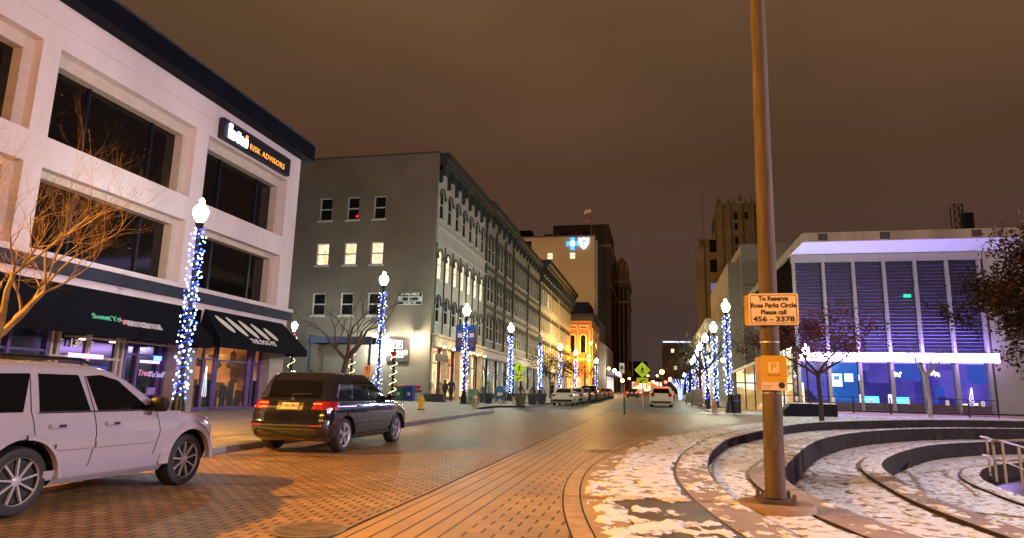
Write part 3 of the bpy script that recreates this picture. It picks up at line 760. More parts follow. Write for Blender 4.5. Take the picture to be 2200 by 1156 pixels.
text('CWD', .27, blackpaint, (-19.3, 49.88, 8.81), (1, 0, 0), (0, 0, 1), av, align='CENTER', bold=.02, sx=1.1)
text('616 726 1700', .17, white_letter, (-19.66, 49.86, 8.49), (1, 0, 0), (0, 0, 1), av, align='CENTER', bold=.004, sx=1.15)
lampw = glow('wall_spot', (.85, 1, .95), 160); lamp2 = glow('wall_spot_warm', (1, .85, .6), 70)
for x, z, m_ in ((-21.95, 5.3, lampw), (-18.95, 5.75, lamp2)):
    mb = MB(); mb.tube([(x, 50, z+.6), (x, 49.6, z+.7), (x, 49.35, z+.35), (x, 49.35, z+.1)], .025); mb.lathe([(.05, .12), (.16, 0)], Matrix.Translation((x, 49.35, z)), 12); l = mb.build('wall_lamp', blackpaint, BA)
    mb = MB(); mb.lathe([(.13, -.06), (.13, -.01)], Matrix.Translation((x, 49.35, z)), 12); mb.build('bulb', m_, l)
    ld = bpy.data.lights.new('wall_lamp_light', 'POINT'); ld.energy = 1500 if x < -20 else 700; ld.color = (.9, 1, .92) if x < -20 else (1, .85, .62); ld.shadow_soft_size = .12
    lo = bpy.data.objects.new('wall_lamp_light', ld); C.objects.link(lo); lo.parent = l; lo.location = (x, 49.2, z-.25)
# slanting pergola beam and shed with its lamp in the lane
PG = thing('pergola', 'low slate grey pergola canopy in the lane beside the grey building', 'pergola', (0, 0, 0))
mb = MB()
for k in range(3): mb.box(-27+k*.0, -21.6, 47.2+k*.9, 47.35+k*.9, 5.0, 5.5)
mb.box(-27, -26.8, 47, 50, 5.0, 5.6)
mb.build('beam', band_blue, PG)
mb = MB(); [mb.box(x, x+.15, 47.2, 47.35, .55, 5.0) for x in (-26.9, -21.8)]; split(mb.build('post', band_blue, PG))
# ---- the rest of the row -----------------------------------------------------------
F4 = [(7.0, 9.8), (11.2, 14.0), (15.4, 18.6)]
row_m = mat('row_stone', (.33, .30, .22), .8, 0, .15, .5, .2, 8)
g3 = [(y, y+1.25) for c in (68.0, 72.4, 76.8) for y in (c-.2, c+1.35)]
BB = italianate('twin_window_building', 'narrow grey building with three pairs of tall arched windows next to the corner building', 66.25, 80, F4, 3, 21.9, FX-.02, mat('row_grey', (.27, .26, .21), .8, 0, .15), trim, groups=g3, arch=.6, corn=(1.4, .9, 2.4, .9), base=5.9, hoodm=stone_d)
cafe = interior('cafe_interior', [(.25, .28, .2), (.75, .62, .3), (.3, .5, .6), (.12, .1, .06)], 1.0, .5)
groundfloor(BB, FX-.02, 66.25, 80, 5.9, cafe, 3, pale_trim, 3, pale_trim)
g4 = [(81+i*1.45, 81+i*1.45+.95) for i in range(13)]
BC = italianate('tall_window_building', 'grey building with close rows of narrow tall windows in the middle of the row', 80.05, 100, F4, 3, 21.6, FX-.04, mat('row_olive', (.24, .235, .18), .8, 0, .15), trim, groups=g4, arch=.35, corn=(1.2, .8, 2.0, .6), base=5.9, hoodm=stone_d)
groundfloor(BC, FX-.04, 80.05, 100, 5.9, cafe, 3, pale_trim, 4, pale_trim)
g5 = [(101.2+i*2.12, 101.2+i*2.12+1.05) for i in range(17)]
BD = italianate('bracketed_building', 'long cream building with heavy bracketed cornice at the far end of the row', 100.05, 137.5, F4, 3, 22.3, FX+.1, mat('row_cream', (.42, .37, .22), .8, 0, .12), trim, groups=g5, arch=.4, corn=(1.6, 1.6, 2.1, 1.9), base=5.9, lit=[(2, 3), (1, 5)], hoodm=trim)
mb = MB(); cornice(mb, FX+.12, 100.1, 137.4, 19.8, .3, .4, 2.12, .5); mb.build('frieze', pale_trim, BD)
groundfloor(BD, FX+.1, 100.05, 137.5, 5.9, cafe, 3, pale_trim, 8, pale_trim)
for T, y0, y1 in ((BB, 66.25, 80), (BC, 80.05, 100), (BD, 100.05, 137.5)):
    mb = MB()
    for z in (10.4, 14.6): mb.box(FX, FX+.24, y0+.02, y1-.02, z, z+.22)
    k = y0
    while k < y1: mb.box(FX+.0, FX+.2, k+.02, k+.3, 6.2, 19.5); k += 4.6 if T is BB else 9.9
    mb.build('string_course', pale_trim if T is BD else stone_d, T)
# ---- orange lit brick building -------------------------------------------------------
OB = thing('brick_building', 'small orange lit brick building with cream arches at the end of the row', 'building', (0, 0, 0))
obm = mat('orange_brick', (.5, .2, .08), .8, 0, .2, 2, .2, 12); obt = mat('cream_trim', (.75, .6, .42), .7, 0, .08)
mb = MB(); mb.box(-22, -13.5, 140, 158, 1.4, 17); mb.build('wall', obm, OB)
mb = MB(); mb.box(-22.3, -13.1, 139.6, 158.3, 17, 18.0); mb.box(-22.1, -13.3, 139.8, 158.2, 18.0, 18.5); mb.build('cornice', trim, OB)
mb = MB(); mb.box(-21, -14.5, 143, 156, 18.5, 21.5); mb.build('roof_storey', bldg_dark, OB)
for x in (-17.6, -15.3):
    w = MB(); w.box(x-.5, x+.5, 139.9, 139.96, 10.2, 13.4); w = w.build('window', darkglass, OB)
    f = MB(); rx = .5
    n = 10
    for k in range(n):
        q, q2 = math.pi*k/n, math.pi*(k+1)/n
        f.quad(*[(x-r*math.cos(a), 139.8, 13.4+r*math.sin(a)) for r, a in ((.85, q), (.85, q2), (.5, q2), (.5, q))])
    w.data.materials[0] = darkglass
    f.box(x-.85, x-.5, 139.8, 139.9, 10.0, 13.4); f.box(x+.5, x+.85, 139.8, 139.9, 10.0, 13.4); f.build('arch_surround', obt, w)
    f = MB(); f.prism([(x+.5*math.cos(math.pi*k/8), 13.4+.5*math.sin(math.pi*k/8)) for k in range(9)], Matrix(((1, 0, 0, 0), (0, 0, 1, 139.9), (0, 1, 0, 0), (0, 0, 0, 1))), .05); f.build('arch_pane', darkglass, w)
mb = MB()
for (a, b) in ((-18.7, -16.6), (-16.2, -14.2)):
    for (z, zz_) in ((15.9, 16.15), (15.2, 15.4)): mb.box(a, b, 139.78, 139.9, z, zz_)
    mb.box(a, a+.25, 139.77, 139.9, 15.2, 16.15); mb.box(b-.25, b, 139.77, 139.9, 15.2, 16.15)
for x in (-18.9, -16.45, -13.95): mb.box(x-.12, x+.12, 139.76, 139.9, 5, 15.2)
mb.box(-19, -13.6, 139.7, 139.9, 8.6, 9.0)
for i, y in enumerate((141.5, 145.5, 149.5, 153.5)): mb.box(-13.5, -13.35, y, y+.3, 5, 15)
mb.box(-13.5, -13.3, 140.2, 158, 8.6, 9.0); mb.box(-13.5, -13.3, 140.2, 158, 15.2, 15.5)
mb.build('stone_trim', obt, OB)
for y in (142.6, 146.6, 150.6):
    mb = MB(); mb.box(-13.5, -13.46, y, y+1.6, 10.2, 13.9); mb.build('window', darkglass, OB)
sh_or = interior('orange_arcade', [(.5, .2, .05), (1, .55, .2), (.9, .4, .1)], 1.6, .5)
for i in range(3):
    mb = MB(); mb.box(-18.6+i*1.7, -17.4+i*1.7, 139.9, 139.95, 1.6, 5.0); mb.build('shop_window', sh_or, OB)
# ---- tall tan tower with the lit emblems ------------------------------------------------
TB = thing('tan_office_tower', 'tall tan office tower with blue lit cross and shield emblems on its blank wall', 'building', (0, 0, 0))
tanm = mat('tan_brick', (.36, .26, .15), .8, 0, .12, .12, .2, 2)
mb = MB(); mb.box(-60, -14.6, 160, 200, 1.6, 40.6); mb.build('wall', tanm, TB)
mb = MB(); mb.box(-60.1, -14.4, 159.8, 200.2, 40.6, 40.95); mb.build('parapet', stone_d, TB)
mb = MB()
for a, b, h in ((-35.2, -31.5, 2.4), (-28, -26, 1.2), (-24, -22, 1.3), (-18, -16.3, 1.4)): mb.box(a, b, 163, 167, 40.95, 40.95+h)
split(mb.build('roof_plant', bldg_dark, TB))
for a, zz_, l in ((-32.2, 37.2, 0), (-31.2, 34.0, 1), (-26.6, 34.0, 1), (-20.9, 34.0, 1), (-27.3, 30.2, 0)):
    zz_ += .9
    w = MB(); w.box(a, a+1.35, 159.9, 159.96, zz_, zz_+1.5); w = w.build('window', lit_win if l else darkglass, TB)
    f = MB(); f.box(a-.1, a, 159.86, 160, zz_-.1, zz_+1.6); f.box(a+1.35, a+1.45, 159.86, 160, zz_-.1, zz_+1.6); f.box(a, a+1.35, 159.84, 159.9, zz_+.7, zz_+.78); f.build('frame', stone_d, w)
cyan = glow('cross_cyan', (.06, .35, 1), 2.2); whit = glow('emblem_white', (.6, .75, 1), 2.5)
p = atY(1230, 523, 159.5); cx, cz = p.x, p.z
mb = MB(); a, b = 1.55, .55
mb.prism([(-b, -a), (b, -a), (b, -b), (a, -b), (a, b), (b, b), (b, a), (-b, a), (-b, b), (-a, b), (-a, -b), (-b, -b)], Matrix(((1, 0, 0, cx), (0, 0, 1, 159.5), (0, 1, 0, cz), (0, 0, 0, 1))), .3); e = mb.build('cross_emblem', cyan, TB)
mb = MB(); mb.prism([(.62*math.cos(q), .8*math.sin(q)) for q in [math.pi*k/8 for k in range(16)]], Matrix(((1, 0, 0, cx), (0, 0, 1, 159.42), (0, 1, 0, cz), (0, 0, 0, 1))), .07); mb.build('figure', whit, e)
p = atY(1254, 522, 159.5); cx, cz = p.x, p.z
mb = MB(); mb.prism([(-1.4, 1.4), (-.5, 1.25), (0, 1.5), (.5, 1.25), (1.4, 1.4), (1.3, 0), (.8, -.9), (0, -1.6), (-.8, -.9), (-1.3, 0)], Matrix(((1, 0, 0, cx), (0, 0, 1, 159.5), (0, 1, 0, cz), (0, 0, 0, 1))), .3); e = mb.build('shield_emblem', whit, TB)
mb = MB(); mb.prism([(-.12, -1.0), (.12, -1.0), (.16, .3), (.5, .2), (.3, .9), (-.2, .7), (-.45, .1), (-.14, .25)], Matrix(((1, 0, 0, cx), (0, 0, 1, 159.4), (0, 1, 0, cz), (0, 0, 0, 1))), .08); mb.build('staff_mark', cyan, e)
# street face of the tower: ribbed slab
mb = MB(); mb.box(-14.58, -14.0, 160.2, 186, 3, 39.5); mb.build('street_face', mat('grey_slab', (.17, .17, .16), .6, 0, .2, .3), TB)
mb = MB()
for k in range(12): mb.box(-14, -13.8, 161+k*2.1, 161.5+k*2.1, 20, 38.8)
split(mb.build('rib', stone_d, TB))
for k in range(3): mb = MB(); mb.box(-13.98, -13.9, 163.6+k*2.1, 164.6+k*2.1, 30.0-0*k, 34.5); mb.build('window', interior('tower_strip', [(.25, .22, .15), (.5, .42, .25)], .6, .4), TB)
# flagpole on the tower roof
FP = thing('flagpole', 'roof flagpole on the tan tower flying two small flags', 'flagpole', (-15.6, 161, 40.95))
mb = MB(); mb.tube([(0, 0, 0), (-.1, 0, 8)], .07); mb.tube([(.6, .4, 0), (.6, .4, 2.2)], .05); mb.build('pole', steel, FP)
def flag(name, x, z, w, h, m_):
    mb = MB()
    for i in range(8):
        t, t2 = i/8, (i+1)/8; f_ = lambda t: (x-w*t, .25*math.sin(t*6), z-.6*t)
        a, b = f_(t), f_(t2); mb.quad(a, b, (b[0], b[1], b[2]+h), (a[0], a[1], a[2]+h))
    o = mb.build(name, m_, FP, smooth=60); so = o.modifiers.new('s', 'SOLIDIFY'); so.thickness = .02; return o
flag('upper_flag', 0, 6.3, 1.8, 1.1, mat('flag_white', (.8, .6, .5), .8, 0, .3, 3))
flag('lower_flag', 0.3, 4.1, 1.7, 1.0, mat('flag_red', (.5, .12, .1), .8, 0, .5, 4))
# ---- towers further up the left side ----------------------------------------------------
def block(name, label, boxes, m_, winrows=None, extra=None):
    T = thing(name, label, 'building', (0, 0, 0))
    mb = MB()
    for b in boxes: mb.box(*b)
    mb.build('wall', m_, T)
    return T
brown = mat('brown_brick', (.11, .06, .035), .85, 0, .2, .2); sand = mat('sand_stone', (.22, .13, .07), .85, 0, .2, .2)
T1 = block('brown_office_tower', 'dark brown tower with pale string lines behind the tan tower', [(-30, -12.9, 190, 232, 1.9, 47), (-30, -13.3, 190, 215, 47, 51.5)], brown)
mb = MB(); mb.box(-30.2, -12.6, 189.8, 232.2, 44.5, 45.2); mb.box(-12.89, -12.7, 190, 232, 33, 33.5); mb.build('string_course', mat('pale_line', (.3, .24, .16), .7), T1)
mb = MB()
for k in range(14): mb.box(-12.9, -12.8, 191.5+k*2.9, 192.8+k*2.9, 8, 43)
split(mb.build('window_strip', darkglass, T1))
T2 = block('ornate_tower', 'slender brown tower with round ornate crown beyond the tan tower', [(-14.5, -9.6, 236, 262, 2.3, 45)], sand)
mb = MB(); mb.box(-14.8, -9.2, 235.6, 262.3, 41.2, 42.2); mb.box(-14.7, -9.3, 235.7, 262.3, 34, 34.8)
for k in range(6): mb.lathe([(.5, 45), (.75, 46), (.7, 47.5), (.15, 48.6)], Matrix.Translation((-13.8+.9*(k % 3)*2, 236.6+(k//3)*8, 0)), 8)
mb.build('crown_ornament', mat('pale_sand', (.35, .22, .12), .8), T2)
mb = MB(); mb.lathe([(2.2, 45), (2.4, 46.5), (1.9, 49.5), (.6, 51.4)], Matrix.Translation((-12, 240, 0)), 16); mb.build('dome', sand, T2)
mb = MB()
for k in range(12): mb.box(-9.6, -9.5, 237+k*2.1, 238+k*2.1, 10, 40)
for k in range(3): mb.box(-13.9+k*1.5, -13.2+k*1.5, 235.9, 236, 10, 40)
split(mb.build('window_strip', darkglass, T2))
TP = thing('pedimented_building', 'low pale building with a pediment lit green white beyond the orange brick one', 'building', (0, 0, 0))
mb = MB(); mb.box(-24, -12.6, 166, 196, 1.7, 13.5); mb.build('wall', pale, TP)
mb = MB(); mb.prism([(-14.5, 13.5), (-7.6, 13.5), (-11.0, 16.2)][:0] or [(-19, 13.5), (-12.3, 13.5), (-15.6, 16.0)], Matrix(((1, 0, 0, 0), (0, 0, 1, 165.4), (0, 1, 0, 0), (0, 0, 0, 1))), 30); mb.build('pediment', pale_trim, TP)
mb = MB(); mb.box(-12.6, -10.2, 168, 196, 6.4, 7.6); mb.build('canopy', mat('dark_canopy', (.05, .04, .06), .6), TP)
mb = MB(); mb.box(-10.18, -10.1, 168, 196, 6.4, 7.5); mb.build('lit_fascia', glow('violet_fascia', (.5, .35, 1), 2.5), TP)
mb = MB(); mb.box(-12.58, -12.5, 168, 196, 2.2, 6.2); mb.build('shop_window', interior('violet_shops', [(.2, .15, .5), (.8, .7, 1), (1, .7, .5)], 1.2, .3), TP)
# dark block that closes the street, and a run of shopfronts
TC = block('far_block', 'low dark building closing the far end of the street', [(-11.5, -4.5, 330, 350, 3, 18), (-60, -11.0, 264, 330, 2, 10)], mat('far_brick', (.06, .04, .03), .9))
mb = MB()
for k in range(10): mb.box(-11, -10.95, 266+k*6, 270+k*6, 3.2, 7.5)
mb.build('shop_window', interior('far_shops', [(.6, .2, .1), (1, .8, .7), (.3, .4, 1), (.9, .5, .2)], 1.6, .12), TC)
TD = thing('light_lined_block', 'dark block with a thin white line of light along its roof', 'building', (0, 0, 0))
p = atY(1425, 735, 200); q = atY(1500, 728, 200)
mb = MB(); mb.box(p.x, 30, 200, 240, 2, p.z-.1); mb.build('wall', mat('dark_stone', (.07, .05, .04), .9), TD)
mb = MB(); mb.box(p.x-.1, q.x+3, 199.8, 200, p.z-.1, p.z+.25); mb.build('roof_light', glow('line_light', (.6, .75, 1), 2.2), TD)
for i, (dx, dz) in enumerate(((2.2, 2), (4.4, 2), (6.8, 5), (2.9, 7), (8.2, 8.5), (1.2, 10.5), (4.9, 11))):
    mb = MB(); mb.box(p.x+dx, p.x+dx+.9, 199.9, 199.97, p.z-dz-1.1, p.z-dz); mb.build('window', lit_win if i % 3 != 1 else dim_win, TD)
# ---- Gothic tower, right ---------------------------------------------------------------
GT = thing('gothic_tower', 'tall pale Gothic tower with pinnacles rising behind the light pole', 'building', (0, 0, 0))
gm = mat('gothic_stone', (.19, .135, .075), .85, 0, .2, .25, .2, 3)
mb = MB(); mb.box(15.4, 27, 165, 182, 1.7, 48.6); mb.box(10.9, 15.4, 166, 180, 1.7, 40.5); mb.box(10.2, 12.0, 165.6, 168, 1.7, 38.5); mb.box(15.2, 16.6, 164.6, 166, 1.7, 49.3)
for x in (18.2, 21.0, 23.8, 26.4): mb.box(x-.35, x+.35, 164.6, 165, 30, 49.2)
mb.build('wall', gm, GT)
mb = MB()
for x, z in ((15.9, 49.3), (18.2, 49.2), (19.6, 48.6), (21.0, 50.2), (22.4, 48.6), (23.8, 49.2), (26.4, 49), (11.1, 38.5), (14.6, 40.5)):
    mb.lathe([(.55, z-.1), (.5, z+.6), (.28, z+1.0), (.04, z+2.0)], Matrix.Translation((x, 165.4, 0)), 6)
mb.box(15.6, 26.8, 165.2, 166, 48.6, 49.2)
split(mb.build('pinnacle', gm, GT))
mb = MB(); mb.tube([(12.2, 168, 40), (12.2, 168, 54)], .08); mb.build('antenna', steel, GT)
for x in (19.8, 22.3, 24.9):
    for z in (45.0, 42.3, 38.8) if x != 22.3 else (45.0,):
        mb = MB(); mb.box(x-.35, x+.35, 164.9, 164.97, z, z+1.8); mb.build('window', darkglass, GT)
for z in (31, 35.3): mb = MB(); mb.box(19.5, 20.3, 164.9, 164.97, z, z+2.4); mb.build('window', darkglass, GT)
for i, z in enumerate((37, 32, 27.2, 23.3, 19.5, 15.5)):
    mb = MB(); mb.box(13.4, 15.0, 165.9, 165.97, z, z+(3.2 if i < 2 else 2)); mb.build('window', glow('dim_blue_window', (.25, .3, .6), .5) if i == 2 else (lit_win if i == 3 else darkglass), GT)
# ---- blank grey modern block behind the pole --------------------------------------------
GB = thing('blank_grey_block', 'blank grey modern block between the Gothic tower and the glass hall', 'building', (0, 0, 0))
p = atY(1590, 525, 96)
gbm = mat('smooth_grey_panel', (.26, .24, .2), .8, 0, .08, .3)
mb = MB(); mb.box(p.x, 30, 96, 130, 1, p.z); mb.box(p.x-1.6, p.x, 98, 130, 1, p.z-2.2); mb.build('wall', gbm, GB)
mb = MB()
for z in (p.z-6, p.z-12): mb.box(p.x+.2, 29.8, 95.9, 95.98, z, z+.12)
mb.box(p.x+3.2, p.x+3.3, 95.9, 95.97, 1, p.z); mb.build('panel_joint', mat('joint_dark', (.1, .09, .08), .8), GB)
mb = MB(); mb.box(21, 24.5, 97, 99, p.z, p.z+1.4); mb.build('roof_plant', bldg_dark, GB)
WB = thing('white_fronted_shop', 'white fronted shop building along the right pavement behind the lamp posts', 'building', (0, 0, 0))
mb = MB(); mb.box(7.9, 30, 100, 150, 1, 12.5); mb.box(7.2, 8.2, 99.5, 150, 12.3, 12.9); mb.build('wall', mat('shop_white', (.5, .5, .42), .7), WB)
mb = MB()
for k in range(5):
    for z in (6.2, 9.4): mb.box(7.84, 7.88, 102+k*9, 106+k*9, z, z+2)
split(mb.build('window', darkglass, WB))
# ---- the glass hall -----------------------------------------------------------------------
HY = 62.0
H = thing('glass_hall', 'white glass and louvre hall with glowing violet light band on the right', 'building', (0, 0, 0))
wc = mat('hall_concrete', (.36, .33, .31), .7, 0, .1, .5, .1, 8); wcol = mat('hall_column', (.30, .275, .28), .6, 0, .08)
xs = [atY(px, 600, HY).x for px in (1705, 1766, 1832, 1899, 1965, 2033, 2103)]
xs = [xs[0]+(xs[-1]-xs[0])*k/6 for k in range(7)]
def colp(k, z): return xs[k]
mb = MB()
for k in range(7): mb.box(xs[k]-.12, xs[k]+.12, HY-.35, HY+.1, .62, 14.0)
mb.box(xs[0]-.2, xs[-1]+.2, HY-.45, HY+.08, 13.6, 14.25)
split(mb.build('column', wcol, H, bevel=.02))
slat = mat('louvre_slat', (.16, .13, .28), .35, .3, .15)
for k in range(6):
    mb = MB(); z = 5.7
    while z < 13.5:
        M = Matrix.Translation(((xs[k]+xs[k+1])/2, HY, z)) @ Matrix.Rotation(R(35), 4, 'X'); mb.obox(M, xs[k+1]-xs[k]-.42, .26, .03); z += .3
    mb.build('louvre_panel', slat, H)
mb = MB(); mb.box(xs[0]-.2, 33, HY+.3, HY+.4, 5.5, 14); mb.build('louvre_backing', mat('louvre_dark', (.012, .012, .03), .4), H)
mb = MB(); mb.box(21.0, 21.55, HY-.2, HY-.15, 10.4, 10.6)
mb.build('exit_lamp', glow('green_lamp', (0, 1, .35), 3), H)
# roof with lit sloping soffit
rf = MB(); X0, X1 = 12.35, 46
y0 = 58.3
rf.box(X0, X1, y0, y0+.35, 14.75, 15.5); rf.box(X0, X1, y0+.35, 110, 15.3, 15.5); rf.box(X0, X0+.35, y0+.35, 110, 14.75, 15.3)
rf.build('roof', mat('weathered_fascia', (.33, .25, .19), .8, 0, .3, .8, .2, 8, aniso=(1, 1, .15)), H)
mb = MB(); mb.quad((X0+.1, y0+.36, 14.76), (X1, y0+.36, 14.76), (X1, HY, 14.26), (xs[0]-.3, HY, 14.26)); mb.quad((X0+.1, y0+.36, 14.74), (xs[0]-.3, HY, 14.26), (xs[0]-.3, 110, 14.26), (X0+.1, 110, 14.74)); mb.build('soffit', mat('soffit_white', (.75, .75, .78), .6, 0, .03), H)
mb = MB()
for x in (13.6, 18.4, 25.2): mb.box(x, x+.75, y0-.012, y0-.004, 14.8, 15.4)
split(mb.build('fascia_stain', mat('dark_stain', (.07, .05, .045), .9), H))
mb = MB(); mb.box(xs[0]-.2, xs[0], HY+.1, 108, .6, 14.2); mb.build('side_wall', darkglass, H)
mb = MB(); mb.tube([(xs[0]-.3, HY, 13.9), (9.3, 78, 9)], .14); 
# light band
lb = MB(); lb.box(xs[0]-.1, xs[-1]+.3, HY-1.3, HY-1.2, 4.8, 5.5); lb.build('light_band', glow('violet_band', (.58, .36, 1), 34), H)
lb = MB(); lb.box(xs[0]-.1, xs[-1]+.3, HY-1.2, HY-.3, 4.95, 5.42); lb.build('canopy', wcol, H)
lb = MB(); lb.box(xs[0], xs[-1], HY-1.25, HY-.7, 5.44, 5.5); lb.build('up_light', glow('violet_uplight', (.36, .27, 1), 52), H)
# ground floor: blue rooms behind glass
rm = interior('blue_room', [(.015, .012, .12), (.04, .03, .3), (.12, .08, .55), (.03, .08, .5)], .9, .35)
rm2 = interior('blue_room_bright', [(.01, .15, .7), (.02, .25, .9), (.02, .1, .5)], .8, .3)
for k in range(6):
    g = MB(); g.box(xs[k]+.2, xs[k+1]-.2, HY+.1, HY+.15, .62, 4.9); g.build('glazing', rm2 if k == 1 else rm, H)
mb = MB(); mb.box(xs[0], xs[-1], HY-.1, HY+.09, .6, 1.35); mb.build('plinth', mat('plum_plinth', (.1, .06, .08), .7), H)
def dsp(px0, py0, px1, py1, m_, name='display', y=HY-.06):
    a = atY(px0, py1, y); b = atY(px1, py0, y); q = MB(); q.box(a.x, b.x, y-.03, y, a.z, b.z); return q.build(name, m_, H)
wht = glow('screen_white', (.75, .9, 1), 2.0); teal = glow('screen_teal', (.1, .75, 1), 2.6)
dsp(1788, 803, 1808, 830, wht, 'poster'); dsp(1792, 808, 1803, 816, glow('poster_blue', (.02, .3, .9), 1), 'poster_print', HY-.1); dsp(1815, 803, 1832, 820, wht, 'poster'); dsp(1845, 805, 1853, 818, wht, 'poster')
dsp(1856, 852, 1888, 867, teal); dsp(1919, 854, 1953, 868, teal)
dsp(2062, 868, 2078, 872, glow('cream_lit', (1, .9, .6), 2.5)); dsp(2093, 867, 2101, 872, glow('cream_lit', (1, .9, .6), 2.5))
dsp(1848, 848, 1852, 866, glow('strip_white', (.8, .75, 1), 3)); dsp(1910, 848, 1915, 868, glow('strip_white', (.8, .75, 1), 3))
for cxp, cyp in ((1926, 802), (2008, 803)):
    q = MB(); rr = random.Random(cxp)
    for i in range(12): a = atY(cxp+rr.uniform(-10, 10), cyp+rr.uniform(-6, 6), HY-.1); q.ico(a, .09)
    q.build('chandelier', glow('chandelier', (1, .8, .45), 4), H)
q = MB()
for i in range(46):
    a = atY(2087+7*math.sin(i*2.4)*(1-i/50), 872-i*.85, HY-.15); q.ico(a, .05)
q.build('tree_lights', glow('violet_bead', (.4, .3, 1), 5), H)
q = MB()
for i in range(46):
    a = atY(1724+5*math.sin(i*2.4)*(1-i/60), 866-i*.95, HY-.25); q.ico(a, .06)
q.build('tree_lights', glow('amber_bead', (1, .65, .25), 4), H)
# solid right wing
mb = MB(); mb.box(xs[-1]+.35, 30.2, HY-.2, 90, .6, 14.2); mb.box(30.2, 46, HY+3, 90, .6, 14.2); mb.build('right_wall', wc, H)
ws = glow('warm_slat', (1, .72, .45), .9)
mb = MB(); z = 5.2
while z < 11.2: mb.box(30.4, 46, HY+2.7, HY+2.9, z, z+.14); z += .29
mb.build('lit_louvre', ws, H)
mb = MB(); mb.box(30.3, 45, HY+2.85, HY+2.95, .7, 4.6); mb.build('lit_window', interior('warm_lobby', [(.5, .35, .25), (1, .85, .65), (.7, .5, .35)], 1.1, .4), H)
mb = MB(); mb.box(30.2, 46, HY+2.6, HY+2.7, 4.6, 5.0); mb.build('spandrel', wc, H)
mb = MB(); a = atY(2122, 868, 56); b = atY(2143, 900, 56)
# roof antenna mast
AM = thing('lattice_mast', 'small dark lattice mast standing on the hall roof', 'mast', (0, 0, 0))
p = atY(2058, 480, 72); q = atY(2058, 441, 72)
mb = MB(); w = .4
for sx in (-1, 1):
    for sy in (-1, 1): mb.tube([(p.x+sx*w, 72+sy*w, 15.5), (p.x+sx*w, 72+sy*w, q.z)], .05, 5)
n = 7
for k in range(n):
    z0_ = 15.5+(q.z-15.5)*k/n; zz2 = 15.5+(q.z-15.5)*(k+1)/n
    mb.tube([(p.x-w, 72-w, z0_), (p.x+w, 72-w, zz2)], .035, 4); mb.tube([(p.x+w, 72-w, z0_), (p.x-w, 72-w, zz2)], .035, 4); mb.tube([(p.x-w, 72-w, zz2), (p.x+w, 72-w, zz2)], .035, 4)
mb.build('lattice', black, AM)
mb = MB(); mb.box(p.x+.5, p.x+1.3, 71.6, 72.4, 15.5, p.z+1.0); mb.build('equipment_box', black, AM)
# ---- glass pavilion with cream canopy left of the hall --------------------------------------
PV = thing('glass_pavilion', 'warm lit glass pavilion with a sloping cream canopy behind the light pole', 'pavilion', (0, 0, 0))
a = atY(1572, 860, 58); b = atY(1640, 860, 58); top = atY(1636, 768, 58).z; lo = atY(1576, 800, 58).z
mb = MB(); X2 = b.x+2.4
mb.quad((a.x, 57.6, lo), (X2, 57.6, top+.9), (X2, 66, top+.9), (a.x, 66, lo)); mb.quad((a.x, 57.6, lo-.15), (a.x, 66, lo-.15), (X2, 66, top+.75), (X2, 57.6, top+.75))
mb.quad((a.x, 57.6, lo), (a.x, 57.6, lo-.15), (X2, 57.6, top+.75), (X2, 57.6, top+.9)); mb.build('canopy', mat('cream_canvas', (.6, .52, .36), .7), PV, fix=False)
mb = MB(); mb.prism([(a.x+.4, .6), (X2, .6), (X2, top+.7), (a.x+.4, lo)], Matrix(((1, 0, 0, 0), (0, 0, 1, 58.2), (0, 1, 0, 0), (0, 0, 0, 1))), .05); mb.build('glass_front', interior('pavilion_glow', [(.35, .2, .06), (1, .7, .3), (1, .95, .85), (.6, .3, .1)], 1.4, .5), PV)
mb = MB()
for k in range(7): x = a.x+.4+(X2-a.x-.4)*k/6; mb.box(x-.05, x+.05, 58.0, 58.18, .6, lo+(top+.7-lo)*k/6)
mb.box(a.x+.4, X2, 58.02, 58.15, lo-.9, lo-.8); mb.build('frame', stone_d, PV)
# ================================================================ vehicles
chrome = mat('chrome', (.75, .75, .78), .15, 1, .05)
carglass = mat('car_glass', (.004, .004, .005), .04, 0, 0)
tail_red = mat('tail_lens', (.28, .008, .008), .15, 0, .5, 14, coat=1)
lens_clear = mat('clear_lens', (.6, .6, .65), .1, .2, .1)
seam_m = mat('seam_dark', (.02, .018, .02), .8, 0, 0)
def lerp_tab(tab, z, c):
    if z <= tab[0][0]: return tab[0][c]
    for a, b in zip(tab, tab[1:]):
        if z <= b[0]: t = (z-a[0])/(b[0]-a[0]); return a[c]+(b[c]-a[c])*t
    return tab[-1][c]
def ring_pts(yr, yf, w, cr, cf, nside=22, ncor=5, nend=8):
    P = []
    for i in range(nside): P.append((w, yr+cr+(yf-cf-yr-cr)*i/nside))
    for i in range(ncor): q = math.pi/2*i/ncor; P.append((w-cf*.8+cf*.8*math.cos(q), yf-cf+cf*math.sin(q)))
    for i in range(nend): P.append((w-cf*.8-2*(w-cf*.8)*i/nend, yf))
    for i in range(ncor): q = math.pi/2*i/ncor; P.append((-(w-cf*.8)-cf*.8*math.sin(q), yf-cf+cf*math.cos(q)))
    for i in range(nside): P.append((-w, yf-cf+(yr+cr-yf+cf)*i/nside))
    for i in range(ncor): q = math.pi/2*i/ncor; P.append((-(w-cr*.8)-cr*.8*math.cos(q), yr+cr-cr*math.sin(q)))
    for i in range(nend): P.append((-(w-cr*.8)+2*(w-cr*.8)*i/nend, yr))
    for i in range(ncor): q = math.pi/2*i/ncor; P.append((w-cr*.8+cr*.8*math.sin(q), yr+cr-cr*math.cos(q)))
    return P
